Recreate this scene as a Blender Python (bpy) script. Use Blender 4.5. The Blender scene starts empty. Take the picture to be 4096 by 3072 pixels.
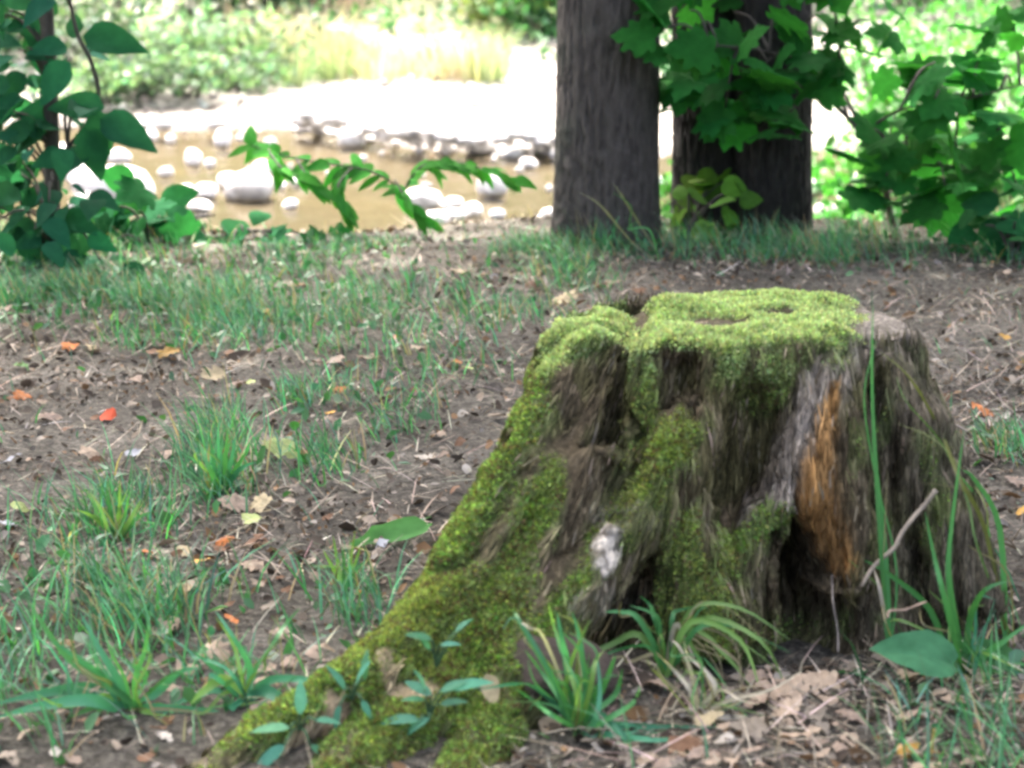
import bpy, bmesh, math, random
import numpy as np
from mathutils import Vector, Matrix

random.seed(7)
rng = np.random.default_rng(7)
sc = bpy.context.scene
col = sc.collection
R = math.radians

# ------------------------------------------------------------------ camera
F, CX, CY = 2200.0, 512.0, 384.0
PITCH, CAM_H = R(12.5), 1.1
cam_d = bpy.data.cameras.new('camera')
cam = bpy.data.objects.new('camera', cam_d)
col.objects.link(cam)
cam.location = (0, 0, CAM_H)
cam.rotation_euler = (R(90) - PITCH, 0, 0)
cam_d.sensor_width = 36.0
cam_d.lens = 36.0 * F / 1024.0
cam_d.clip_start = 0.05
cam_d.clip_end = 1000
cam_d.dof.use_dof = True
cam_d.dof.focus_distance = 4.2
cam_d.dof.aperture_fstop = 5.2
sc.camera = cam

# ------------------------------------------------------------------ sky and sun
SUN_EL, SUN_AZ = R(60), R(-14)
w = bpy.data.worlds.new('World')
sc.world = w
w.use_nodes = True
nt = w.node_tree
bg = nt.nodes['Background']
sky = nt.nodes.new('ShaderNodeTexSky')
sky.sky_type = 'NISHITA'
sky.sun_disc = False
sky.sun_elevation = SUN_EL
sky.sun_rotation = SUN_AZ
sky.air_density = 0.4
sky.dust_density = 10.0
sky.ozone_density = 0.0
nt.links.new(sky.outputs['Color'], bg.inputs['Color'])
bg.inputs['Strength'].default_value = 0.15
sun_d = bpy.data.lights.new('sun', 'SUN')
sun_d.energy = 2.2
sun_d.angle = R(0.5)
sun_d.color = (1.0, 0.95, 0.87)
sun = bpy.data.objects.new('sun', sun_d)
col.objects.link(sun)
sdir = Vector((-math.sin(SUN_AZ) * math.cos(SUN_EL), -math.cos(SUN_AZ) * math.cos(SUN_EL), -math.sin(SUN_EL)))
sun.rotation_euler = sdir.to_track_quat('-Z', 'Y').to_euler()
sun.location = (0, 20, 30)

vs = sc.view_settings
vs.view_transform = 'Standard'
vs.look = 'None'
vs.gamma = 1
vs.use_curve_mapping = False
vs.exposure = 3.15
sc.cycles.use_denoising = True
sc.cycles.filter_width = 2.9
sc.cycles.max_bounces = 8
sc.cycles.transparent_max_bounces = 12
sc.cycles.sample_clamp_indirect = 6.0


# ------------------------------------------------------------------ noise
def _hash(ix, iy, iz, seed):
    n = (ix * 374761393 + iy * 668265263 + iz * 2147483647 + seed * 974634777) & 0xffffffff
    n = ((n ^ (n >> 13)) * 1274126177) & 0xffffffff
    n = n ^ (n >> 16)
    return (n & 0xffff) / 65535.0


def vnoise(p, seed=0):
    p = np.asarray(p, dtype=np.float64)
    i = np.floor(p).astype(np.int64)
    f = p - i
    f = f * f * (3 - 2 * f)
    out = 0
    for dx in (0, 1):
        for dy in (0, 1):
            for dz in (0, 1):
                wgt = (f[..., 0] if dx else 1 - f[..., 0]) * (f[..., 1] if dy else 1 - f[..., 1]) * (f[..., 2] if dz else 1 - f[..., 2])
                out = out + wgt * _hash(i[..., 0] + dx, i[..., 1] + dy, i[..., 2] + dz, seed)
    return out


def fbm(p, oct=4, seed=0):
    p = np.asarray(p, dtype=np.float64)
    a, s, t = 1.0, 0.0, 0.0
    for k in range(oct):
        s = s + a * vnoise(p * (2.03 ** k) + 17.3 * k, seed + k)
        t += a
        a *= 0.5
    return s / t


def sstep(a, b, x):
    t = np.clip((x - a) / (b - a), 0, 1)
    return t * t * (3 - 2 * t)


# ------------------------------------------------------------------ terrain height
WATER_Z = -1.4


def crest_y(x):
    return 7.35 + 0.16 * np.sin(x * 1.1 + 0.4) + 0.07 * np.sin(x * 3.7) - 0.12 * sstep(-0.4, -1.6, x)


def bar_y(x):
    return 24.2 - 2.7 * sstep(-2.7, 0.3, x) + 0.3 * np.sin(x * 0.8) + 0.25 * np.sin(x * 2.3 + 1)


def height(x, y):
    x = np.asarray(x, dtype=np.float64)
    y = np.asarray(y, dtype=np.float64)
    x, y = np.broadcast_arrays(x, y)
    P3 = np.stack([x, y, np.zeros_like(x)], -1)
    near = sstep(12, 8, y)
    h = near * (0.05 * (fbm(P3 * 1.3, 3, 3) - 0.5) + 0.022 * (fbm(P3 * 6, 3, 5) - 0.5) + 0.010 * (vnoise(P3 * 26, 9) - 0.5) + 0.005 * (vnoise(P3 * 60, 10) - 0.5))
    c = crest_y(x)
    bed = -1.47 + 0.10 * (fbm(P3 * 0.35, 3, 21) - 0.5) + 0.04 * (fbm(P3 * 2, 2, 22) - 0.5) + 0.14 * sstep(17.6, 14.5, y)
    h = h + (bed) * sstep(0, 3.3, y - c)
    b = bar_y(x)
    h = h + 0.28 * sstep(-0.7, 1.8, y - b) + 0.20 * sstep(1.0, 7, y - b) + near * 0
    h = h + 0.12 * (fbm(P3 * 0.6, 3, 25) - 0.5) * sstep(0, 2, y - b)
    far = y - (27.6 - 2.4 * sstep(-1.5, -4.2, x) - 2.4 * sstep(1.2, 3.0, x))
    h = h + 1.3 * sstep(0, 9, far) + 7 * sstep(6, 60, far) + 12 * sstep(40, 160, far)
    return h


# ------------------------------------------------------------------ photo pixel -> place
CP, SP = math.cos(PITCH), math.sin(PITCH)


def ray(px, py):
    a = (px - CX) / F
    b = -(py - CY) / F
    return np.array([a, CP + b * SP, -SP + b * CP])


def P(px, py, D):
    r = ray(px, py)
    t = D / r[1]
    return np.array([r[0] * t, D, CAM_H + r[2] * t])


def G(px, py, z=None):
    r = ray(px, py)
    if z is not None:
        t = (z - CAM_H) / r[2]
        return np.array([r[0] * t, r[1] * t, z])
    zz = 0.0
    for _ in range(6):
        t = (zz - CAM_H) / r[2]
        zz = float(height(r[0] * t, r[1] * t))
    return np.array([r[0] * t, r[1] * t, zz])


def proj(p):
    p = np.asarray(p)
    x, y, z = p[..., 0], p[..., 1], p[..., 2] - CAM_H
    dep = y * CP - z * SP
    up = y * SP + z * CP
    return CX + F * x / dep, CY - F * up / dep


def mpp(D):
    return (D * CP + 0.24) / F


# ------------------------------------------------------------------ object helpers
def mesh_np(name, verts, faces, mat=None, cols=None, smooth=False):
    """verts (N,3); faces list of arrays (M,k)"""
    me = bpy.data.meshes.new(name)
    verts = np.asarray(verts, dtype=np.float32)
    if not isinstance(faces, (list, tuple)):
        faces = [faces]
    faces = [np.asarray(f, dtype=np.int32) for f in faces if len(f)]
    me.vertices.add(len(verts))
    me.vertices.foreach_set('co', verts.ravel())
    loops = np.concatenate([f.ravel() for f in faces])
    tot = np.concatenate([np.full(len(f), f.shape[1], dtype=np.int32) for f in faces])
    start = np.concatenate([[0], np.cumsum(tot)[:-1]]).astype(np.int32)
    me.loops.add(len(loops))
    me.loops.foreach_set('vertex_index', loops)
    me.polygons.add(len(tot))
    me.polygons.foreach_set('loop_start', start)
    if smooth:
        me.polygons.foreach_set('use_smooth', np.ones(len(tot), dtype=bool))
    me.update(calc_edges=True)
    me.validate()
    if cols is not None:
        ca = me.color_attributes.new('Col', 'FLOAT_COLOR', 'POINT')
        c4 = np.ones((len(verts), 4), dtype=np.float32)
        c4[:, :3] = cols
        ca.data.foreach_set('color', c4.ravel())
    if mat:
        me.materials.append(mat)
    return me


def link(name, me, parent=None, loc=None):
    o = bpy.data.objects.new(name, me)
    col.objects.link(o)
    if parent is not None:
        o.parent = parent
    if loc is not None:
        o.location = loc
    return o


def tag(o, label=None, cat=None, group=None, kind=None):
    if label: o['label'] = label
    if cat: o['category'] = cat
    if group: o['group'] = group
    if kind: o['kind'] = kind
    return o


def empty(name, loc, label, cat, group=None):
    o = bpy.data.objects.new(name, None)
    o.empty_display_size = 0.1
    col.objects.link(o)
    o.location = tuple(loc)
    return tag(o, label, cat, group)


def tube(path, radii, n=8, cap=True):
    path = np.asarray(path, float)
    m = len(path)
    V, Fq = [], []
    tan = np.gradient(path, axis=0)
    tan /= np.linalg.norm(tan, axis=1)[:, None] + 1e-9
    ref = np.array([0.31, 0.17, 0.93]) if abs(tan[0][2]) < 0.9 else np.array([1, 0.1, 0])
    for i in range(m):
        u = np.cross(tan[i], ref)
        u /= np.linalg.norm(u) + 1e-9
        v = np.cross(tan[i], u)
        for k in range(n):
            a = 2 * math.pi * k / n
            V.append(path[i] + radii[i] * (math.cos(a) * u + math.sin(a) * v))
    for i in range(m - 1):
        for k in range(n):
            a, b = i * n + k, i * n + (k + 1) % n
            Fq.append((a, b, b + n, a + n))
    T = []
    if cap:
        V.append(path[0]); V.append(path[-1])
        c0, c1 = len(V) - 2, len(V) - 1
        for k in range(n):
            T.append((c0, (k + 1) % n, k))
            T.append((c1, (m - 1) * n + k, (m - 1) * n + (k + 1) % n))
    return np.array(V), np.array(Fq), np.array(T).reshape(-1, 3)


class Acc:
    def __init__(s):
        s.v, s.q, s.t, s.c, s.n = [], [], [], [], 0

    def add(s, v, q=None, t=None, c=None):
        v = np.asarray(v)
        if q is not None and len(q): s.q.append(np.asarray(q) + s.n)
        if t is not None and len(t): s.t.append(np.asarray(t) + s.n)
        s.v.append(v)
        if c is not None:
            c = np.asarray(c, float)
            s.c.append(np.tile(c, (len(v), 1)) if c.ndim == 1 else c)
        s.n += len(v)

    def mesh(s, name, mat, smooth=True, off=(0, 0, 0)):
        fs = []
        if s.q: fs.append(np.concatenate(s.q))
        if s.t: fs.append(np.concatenate(s.t))
        return mesh_np(name, np.concatenate(s.v) - np.asarray(off), fs, mat, np.concatenate(s.c) if s.c else None, smooth)


def smooth_path(pts, k=6):
    pts = np.asarray(pts, float)
    out = []
    n = len(pts)
    for i in range(n - 1):
        p0, p1, p2, p3 = pts[max(i - 1, 0)], pts[i], pts[i + 1], pts[min(i + 2, n - 1)]
        for j in range(k):
            t = j / k
            out.append(0.5 * ((2 * p1) + (-p0 + p2) * t + (2 * p0 - 5 * p1 + 4 * p2 - p3) * t * t + (-p0 + 3 * p1 - 3 * p2 + p3) * t ** 3))
    out.append(pts[-1])
    return np.array(out)


# ------------------------------------------------------------------ materials
def new_mat(name):
    m = bpy.data.materials.new(name)
    m.use_nodes = True
    t = m.node_tree
    b = t.nodes['Principled BSDF']
    return m, t, b


def N(t, typ, **kw):
    n = t.nodes.new(typ)
    for k, v in kw.items():
        setattr(n, k, v)
    return n


def noise_tex(t, scale, detail=4, rough=0.6, vec=None):
    n = N(t, 'ShaderNodeTexNoise')
    n.inputs['Scale'].default_value = scale
    n.inputs['Detail'].default_value = detail
    n.inputs['Roughness'].default_value = rough
    if vec is not None:
        t.links.new(vec, n.inputs['Vector'])
    return n


def ramp(t, fac, stops):
    r = N(t, 'ShaderNodeValToRGB')
    e = r.color_ramp.elements
    while len(e) < len(stops):
        e.new(0.5)
    for k, (p, c) in enumerate(stops):
        e[k].position = p
        e[k].color = (*c, 1)
    t.links.new(fac, r.inputs['Fac'])
    return r


def mixc(t, a, b, fac, mode='MIX'):
    m = N(t, 'ShaderNodeMix', data_type='RGBA', blend_type=mode)
    for sock, v in ((m.inputs[6], a), (m.inputs[7], b)):
        if isinstance(v, tuple):
            sock.default_value = (*v, 1)
        else:
            t.links.new(v, sock)
    if isinstance(fac, (int, float)):
        m.inputs[0].default_value = fac
    else:
        t.links.new(fac, m.inputs[0])
    return m.outputs[2]


def bump(t, b, height, strength=0.5, dist=0.01):
    n = N(t, 'ShaderNodeBump')
    n.inputs['Strength'].default_value = strength
    n.inputs['Distance'].default_value = dist
    t.links.new(height, n.inputs['Height'])
    t.links.new(n.outputs['Normal'], b.inputs['Normal'])


def leafy(name, source='Col', trans=0.35, rough=0.5, spec=0.3, var=0.25, tint=(1.1, 1.3, 0.6)):
    """thin green leaf: colour from the mesh attribute or the object colour, some light passing through"""
    m, t, b = new_mat(name)
    geo = N(t, 'ShaderNodeTexCoord')
    if source == 'Col':
        a = N(t, 'ShaderNodeAttribute', attribute_name='Col')
        c = a.outputs['Color']
    else:
        a = N(t, 'ShaderNodeObjectInfo')
        c = a.outputs['Color']
    nz = noise_tex(t, 30 if source == 'Col' else 3.5, 3, 0.6, geo.outputs['Object'])
    r = ramp(t, nz.outputs['Fac'], [(0.25, (1 - var,) * 3), (0.75, (1 + var,) * 3)])
    c2 = mixc(t, c, r.outputs['Color'], 1.0, 'MULTIPLY')
    t.links.new(c2, b.inputs['Base Color'])
    b.inputs['Roughness'].default_value = rough
    b.inputs['Specular IOR Level'].default_value = spec
    tr = N(t, 'ShaderNodeBsdfTranslucent')
    ct = mixc(t, c2, tint, 1.0, 'MULTIPLY')
    t.links.new(ct, tr.inputs['Color'])
    mx = N(t, 'ShaderNodeMixShader')
    mx.inputs[0].default_value = trans
    t.links.new(b.outputs[0], mx.inputs[1])
    t.links.new(tr.outputs[0], mx.inputs[2])
    t.links.new(mx.outputs[0], t.nodes['Material Output'].inputs['Surface'])
    return m


M = {}
M['grass'] = leafy('grass_blade', 'Col', 0.3, 0.45, 0.35, 0.15)
M['leaf'] = leafy('green_leaf', 'Obj', 0.42, 0.8, 0.04, 0.25)
M['pale'] = leafy('pale_grass', 'Col', 0.3, 0.7, 0.2, 0.15, (1.1, 1.05, 0.85))
M['crown'] = leafy('crown_leaf', 'Col', 0.35, 0.5, 0.25, 0.2)
M['moss'] = leafy('moss', 'Col', 0.35, 0.8, 0.1, 0.15, (1.2, 1.2, 0.6))
M['dead'] = leafy('dead_leaf', 'Obj', 0.15, 0.75, 0.2, 0.35, (1.2, 1.0, 0.7))
M['litter'] = leafy('litter', 'Col', 0.05, 0.8, 0.15, 0.3, (1.1, 1.0, 0.8))


def bark_mat():
    m, t, b = new_mat('tree_bark')
    tc = N(t, 'ShaderNodeTexCoord')
    mp = N(t, 'ShaderNodeMapping')
    mp.inputs['Scale'].default_value = (1, 1, 0.42)
    t.links.new(tc.outputs['Object'], mp.inputs['Vector'])
    n1 = noise_tex(t, 46, 7, 0.75, mp.outputs['Vector'])
    n2 = noise_tex(t, 5, 4, 0.6, tc.outputs['Object'])
    r1 = ramp(t, n1.outputs['Fac'], [(0.3, (0.040, 0.035, 0.028)), (0.52, (0.074, 0.066, 0.055)), (0.75, (0.125, 0.114, 0.097))])
    r2 = ramp(t, n2.outputs['Fac'], [(0.5, (1, 1, 1)), (0.75, (0.75, 0.95, 0.8))])
    c = mixc(t, r1.outputs['Color'], r2.outputs['Color'], 1.0, 'MULTIPLY')
    t.links.new(c, b.inputs['Base Color'])
    b.inputs['Roughness'].default_value = 0.9
    bump(t, b, n1.outputs['Fac'], 0.8, 0.012)
    return m


M['bark'] = bark_mat()
M['shaded_bark'] = M['bark'].copy()  # same bark, darkened to paint in the deeper shade on the twin trunks
M['shaded_bark'].name = 'shaded_tree_bark'
for _n in M['shaded_bark'].node_tree.nodes:
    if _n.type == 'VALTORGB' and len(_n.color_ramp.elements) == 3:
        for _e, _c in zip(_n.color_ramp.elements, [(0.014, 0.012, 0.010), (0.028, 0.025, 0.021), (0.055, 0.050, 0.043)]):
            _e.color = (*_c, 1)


def wood_mat():
    m, t, b = new_mat('stump_wood')
    a = N(t, 'ShaderNodeAttribute', attribute_name='Col')
    tc = N(t, 'ShaderNodeTexCoord')
    mp = N(t, 'ShaderNodeMapping')
    mp.inputs['Scale'].default_value = (1, 1, 0.13)
    t.links.new(tc.outputs['Object'], mp.inputs['Vector'])
    n1 = noise_tex(t, 120, 5, 0.65, mp.outputs['Vector'])
    n2 = noise_tex(t, 60, 5, 0.7, tc.outputs['Object'])
    r = ramp(t, n1.outputs['Fac'], [(0.3, (0.45, 0.43, 0.42)), (0.52, (1, 1, 1)), (0.72, (1.75, 1.7, 1.65))])
    r2 = ramp(t, n2.outputs['Fac'], [(0.3, (0.6, 0.6, 0.6)), (0.7, (1.35, 1.35, 1.35))])
    c = mixc(t, a.outputs['Color'], r.outputs['Color'], 1.0, 'MULTIPLY')
    c = mixc(t, c, r2.outputs['Color'], 1.0, 'MULTIPLY')
    t.links.new(c, b.inputs['Base Color'])
    b.inputs['Roughness'].default_value = 0.9
    b.inputs['Specular IOR Level'].default_value = 0.2
    ad = N(t, 'ShaderNodeMath', operation='ADD')
    t.links.new(n1.outputs['Fac'], ad.inputs[0])
    t.links.new(n2.outputs['Fac'], ad.inputs[1])
    bump(t, b, ad.outputs[0], 0.9, 0.008)
    return m


M['wood'] = wood_mat()


def soil_mat():
    m, t, b = new_mat('woodland_soil')
    tc = N(t, 'ShaderNodeTexCoord')
    o = tc.outputs['Object']
    n1 = noise_tex(t, 2.2, 5, 0.6, o)
    n2 = noise_tex(t, 55, 6, 0.75, o)
    n3 = noise_tex(t, 160, 3, 0.6, o)
    base = ramp(t, n1.outputs['Fac'], [(0.32, (0.060, 0.056, 0.046)), (0.5, (0.099, 0.094, 0.078)), (0.7, (0.162, 0.155, 0.132))])
    fine = ramp(t, n2.outputs['Fac'], [(0.32, (0.28, 0.26, 0.25)), (0.5, (0.95, 0.95, 0.95)), (0.66, (1.95, 1.9, 1.85))])
    c = mixc(t, base.outputs['Color'], fine.outputs['Color'], 1.0, 'MULTIPLY')
    f3 = ramp(t, n3.outputs['Fac'], [(0.35, (0.7, 0.7, 0.7)), (0.65, (1.3, 1.3, 1.3))])
    c = mixc(t, c, f3.outputs['Color'], 1.0, 'MULTIPLY')
    t.links.new(c, b.inputs['Base Color'])
    b.inputs['Roughness'].default_value = 0.95
    b.inputs['Specular IOR Level'].default_value = 0.15
    bump(t, b, n2.outputs['Fac'], 0.9, 0.02)
    return m


def plain_ground(name, stops, scale, scale2, bumpd=0.05):
    m, t, b = new_mat(name)
    tc = N(t, 'ShaderNodeTexCoord')
    n1 = noise_tex(t, scale, 5, 0.6, tc.outputs['Object'])
    n2 = noise_tex(t, scale2, 5, 0.7, tc.outputs['Object'])
    r1 = ramp(t, n1.outputs['Fac'], stops)
    r2 = ramp(t, n2.outputs['Fac'], [(0.3, (0.6, 0.6, 0.6)), (0.7, (1.3, 1.3, 1.3))])
    c = mixc(t, r1.outputs['Color'], r2.outputs['Color'], 1.0, 'MULTIPLY')
    t.links.new(c, b.inputs['Base Color'])
    b.inputs['Roughness'].default_value = 0.9
    bump(t, b, n2.outputs['Fac'], 0.6, bumpd)
    return m


M['soil'] = soil_mat()
M['bed'] = plain_ground('river_bed_sand', [(0.36, (0.003, 0.0034, 0.0025)), (0.50, (0.0065, 0.0066, 0.0050)), (0.62, (0.012, 0.0105, 0.0065)), (0.76, (0.040, 0.034, 0.021))], 0.6, 3.5)
M['gravel'] = plain_ground('gravel_ground', [(0.3, (0.15, 0.135, 0.115)), (0.5, (0.26, 0.24, 0.21)), (0.7, (0.40, 0.38, 0.35))], 1.3, 7)
def _wet():
    t = M['gravel'].node_tree
    b = t.nodes['Principled BSDF']
    src = b.inputs['Base Color'].links[0].from_socket
    ge = N(t, 'ShaderNodeNewGeometry')
    sp = N(t, 'ShaderNodeSeparateXYZ')
    t.links.new(ge.outputs['Position'], sp.inputs[0])
    mr = N(t, 'ShaderNodeMapRange')
    mr.inputs['From Min'].default_value = -1.41
    mr.inputs['From Max'].default_value = -1.33
    t.links.new(sp.outputs['Z'], mr.inputs['Value'])
    c = mixc(t, (0.015, 0.0135, 0.011), src, mr.outputs['Result'])
    t.links.new(c, b.inputs['Base Color'])
_wet()
M['bank'] = plain_ground('far_bank_soil', [(0.3, (0.10, 0.12, 0.05)), (0.7, (0.16, 0.17, 0.08))], 0.4, 6)


def water_mat():
    m, t, b = new_mat('river_water')
    tc = N(t, 'ShaderNodeTexCoord')
    mp = N(t, 'ShaderNodeMapping')
    mp.inputs['Scale'].default_value = (1, 0.55, 1)
    t.links.new(tc.outputs['Object'], mp.inputs['Vector'])
    nz = noise_tex(t, 3.0, 4, 0.6, mp.outputs['Vector'])
    bp = N(t, 'ShaderNodeBump')
    bp.inputs['Strength'].default_value = 0.5
    bp.inputs['Distance'].default_value = 0.05
    t.links.new(nz.outputs['Fac'], bp.inputs['Height'])
    fr = N(t, 'ShaderNodeFresnel')
    fr.inputs['IOR'].default_value = 1.2
    t.links.new(bp.outputs['Normal'], fr.inputs['Normal'])
    gl = N(t, 'ShaderNodeBsdfGlossy')
    gl.inputs['Roughness'].default_value = 0.08
    t.links.new(bp.outputs['Normal'], gl.inputs['Normal'])
    tr = N(t, 'ShaderNodeBsdfTransparent')
    tr.inputs['Color'].default_value = (0.88, 0.80, 0.62, 1)
    mx = N(t, 'ShaderNodeMixShader')
    fm_ = N(t, 'ShaderNodeMath', operation='MULTIPLY')
    t.links.new(fr.outputs[0], fm_.inputs[0])
    fm_.inputs[1].default_value = 0.45
    t.links.new(fm_.outputs[0], mx.inputs[0])
    t.links.new(tr.outputs[0], mx.inputs[1])
    t.links.new(gl.outputs[0], mx.inputs[2])
    t.links.new(mx.outputs[0], t.nodes['Material Output'].inputs['Surface'])
    return m


M['water'] = water_mat()


def stone_mat():
    m, t, b = new_mat('river_stone')
    oi = N(t, 'ShaderNodeObjectInfo')
    tc = N(t, 'ShaderNodeTexCoord')
    n = noise_tex(t, 2.6, 6, 0.7, tc.outputs['Object'])
    r = ramp(t, n.outputs['Fac'], [(0.32, (0.5, 0.48, 0.46)), (0.55, (1, 1, 1)), (0.75, (1.25, 1.25, 1.25))])
    c = mixc(t, oi.outputs['Color'], r.outputs['Color'], 1.0, 'MULTIPLY')
    t.links.new(c, b.inputs['Base Color'])
    b.inputs['Roughness'].default_value = 0.85
    bump(t, b, n.outputs['Fac'], 0.5, 0.06)
    return m


M['stone'] = stone_mat()


def stick_mat():
    m, t, b = new_mat('dry_stick')
    oi = N(t, 'ShaderNodeObjectInfo')
    tc = N(t, 'ShaderNodeTexCoord')
    n = noise_tex(t, 45, 4, 0.7, tc.outputs['Object'])
    r = ramp(t, n.outputs['Fac'], [(0.3, (0.5, 0.5, 0.5)), (0.7, (1.4, 1.4, 1.4))])
    c = mixc(t, oi.outputs['Color'], r.outputs['Color'], 1.0, 'MULTIPLY')
    t.links.new(c, b.inputs['Base Color'])
    b.inputs['Roughness'].default_value = 0.85
    bump(t, b, n.outputs['Fac'], 0.6, 0.004)
    return m


M['stick'] = stick_mat()

# ------------------------------------------------------------------ terrain
xs = np.unique(np.concatenate([-np.geomspace(2.4, 160, 46), np.arange(-2.4, 2.9, 0.025), np.geomspace(2.9, 160, 46)]))
ys = np.unique(np.concatenate([-np.geomspace(0.4, 60, 24)[::-1] + 2.2 - 0.4, np.arange(2.2, 8.2, 0.025), np.arange(8.2, 11.0, 0.1), np.arange(11, 36, 0.2), np.geomspace(36, 400, 46)]))
XX, YY = np.meshgrid(xs, ys)
ZZ = height(XX, YY)
VV = np.stack([XX, YY, ZZ], -1)


def terrain(name, y0, y1, mat):
    k0, k1 = np.searchsorted(ys, y0), np.searchsorted(ys, y1)
    k1 = min(k1, len(ys) - 1)
    V = VV[k0:k1 + 1].reshape(-1, 3)
    nx = len(xs)
    i, j = np.meshgrid(np.arange(k1 - k0), np.arange(nx - 1), indexing='ij')
    a = (i * nx + j).ravel()
    q = np.stack([a, a + 1, a + nx + 1, a + nx], 1)
    o = link(name, mesh_np(name, V, q, mat, None, True))
    tag(o, kind='structure')
    return o


terrain('ground', -100, 10.6, M['soil'])
terrain('river_bed', 10.6, 21.6, M['bed'])
terrain('gravel_bar', 21.6, 30.0, M['gravel'])
terrain('far_bank', 30.0, 500, M['bank'])
wv = np.array([(-160, 9.2, WATER_Z), (160, 9.2, WATER_Z), (160, 26, WATER_Z), (-160, 26, WATER_Z)], float)
tag(link('water', mesh_np('water', wv, np.array([[0, 1, 2, 3]]), M['water'])), kind='structure')


# ------------------------------------------------------------------ vector blades and leaf scatter
def make_blades(root, h, az, b0, bend, wid, colr, segs=3, face=None):
    n = len(h)
    az = np.asarray(az)
    lean = np.stack([np.cos(az), np.sin(az), np.zeros(n)], 1)
    if face is None:
        face = az + math.pi / 2 + rng.normal(0, 0.5, n)
    wd = np.stack([np.cos(face), np.sin(face), np.zeros(n)], 1)
    pos = root.copy()
    rows = []
    for s in range(segs + 1):
        t = s / segs
        ww = wid * (1 - t ** 1.8) * 0.5 + 0.0003
        if s == 0:
            ww = wid * 0.36
        rows.append(pos - wd * ww[:, None])
        rows.append(pos + wd * ww[:, None])
        phi = b0 + bend * (t + 0.5 / segs)
        ds = h / segs
        pos = pos + lean * (np.sin(phi) * ds)[:, None]
        pos[:, 2] += np.cos(phi) * ds
    V = np.stack(rows, 1)                       # n, 2*(segs+1), 3
    k = 2 * (segs + 1)
    base = (np.arange(n) * k)[:, None]
    q = []
    for s in range(segs):
        q.append(base + np.array([[2 * s, 2 * s + 1, 2 * s + 3, 2 * s + 2]]))
    q = np.stack(q, 1).reshape(-1, 4)
    C = np.repeat(colr[:, None, :], k, 1)
    return V.reshape(-1, 3), q, C.reshape(-1, 3)


def leaf_cards(centers, size, colr, normal=None, asp=0.55, flat=0.0):
    """small folded leaf shapes (two quads each, pointed)"""
    n = len(centers)
    d = rng.normal(0, 1, (n, 3))
    d[:, 2] -= 0.25
    d /= np.linalg.norm(d, axis=1)[:, None]
    nn = rng.normal(0, 1, (n, 3))
    nn[:, 2] = np.abs(nn[:, 2]) + flat
    s = np.cross(d, nn)
    s /= np.linalg.norm(s, axis=1)[:, None] + 1e-9
    up = np.cross(s, d)
    size = np.asarray(size)
    L = d * size[:, None]
    W = s * (size * asp * 0.5)[:, None]
    U = up * (size * 0.12)[:, None]
    c = centers
    V = np.stack([c, c + 0.35 * L + W + U, c + 0.75 * L + 0.75 * W + U * 0.6, c + L, c + 0.75 * L - 0.75 * W + U * 0.6, c + 0.35 * L - W + U], 1)
    base = (np.arange(n) * 6)[:, None]
    q = np.concatenate([base + np.array([[0, 1, 2, 3]]), base + np.array([[0, 3, 4, 5]])], 0)
    C = np.repeat(colr[:, None, :], 6, 1)
    return V.reshape(-1, 3), q, C.reshape(-1, 3)


def vary(base, n, v=0.25, hue=0.12):
    base = np.asarray(base, float)
    k = np.exp(rng.normal(0, v, (n, 1)))
    h = np.exp(rng.normal(0, hue, (n, 3)))
    return np.clip(base[None] * k * h, 0.003, 0.9)


def orient(o, base, d, n, s):
    d = Vector(d).normalized()
    n = Vector(n)
    x = d.cross(n)
    if x.length < 1e-4:
        x = d.cross(Vector((0.3, 0.5, 0.8)))
    x.normalize()
    z = x.cross(d)
    m = Matrix((x, d, z)).transposed().to_4x4()
    sv = s if isinstance(s, (tuple, list)) else (s, s, s)
    o.matrix_local = Matrix.Translation(Vector(base)) @ m @ Matrix.Diagonal((*sv, 1))


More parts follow.
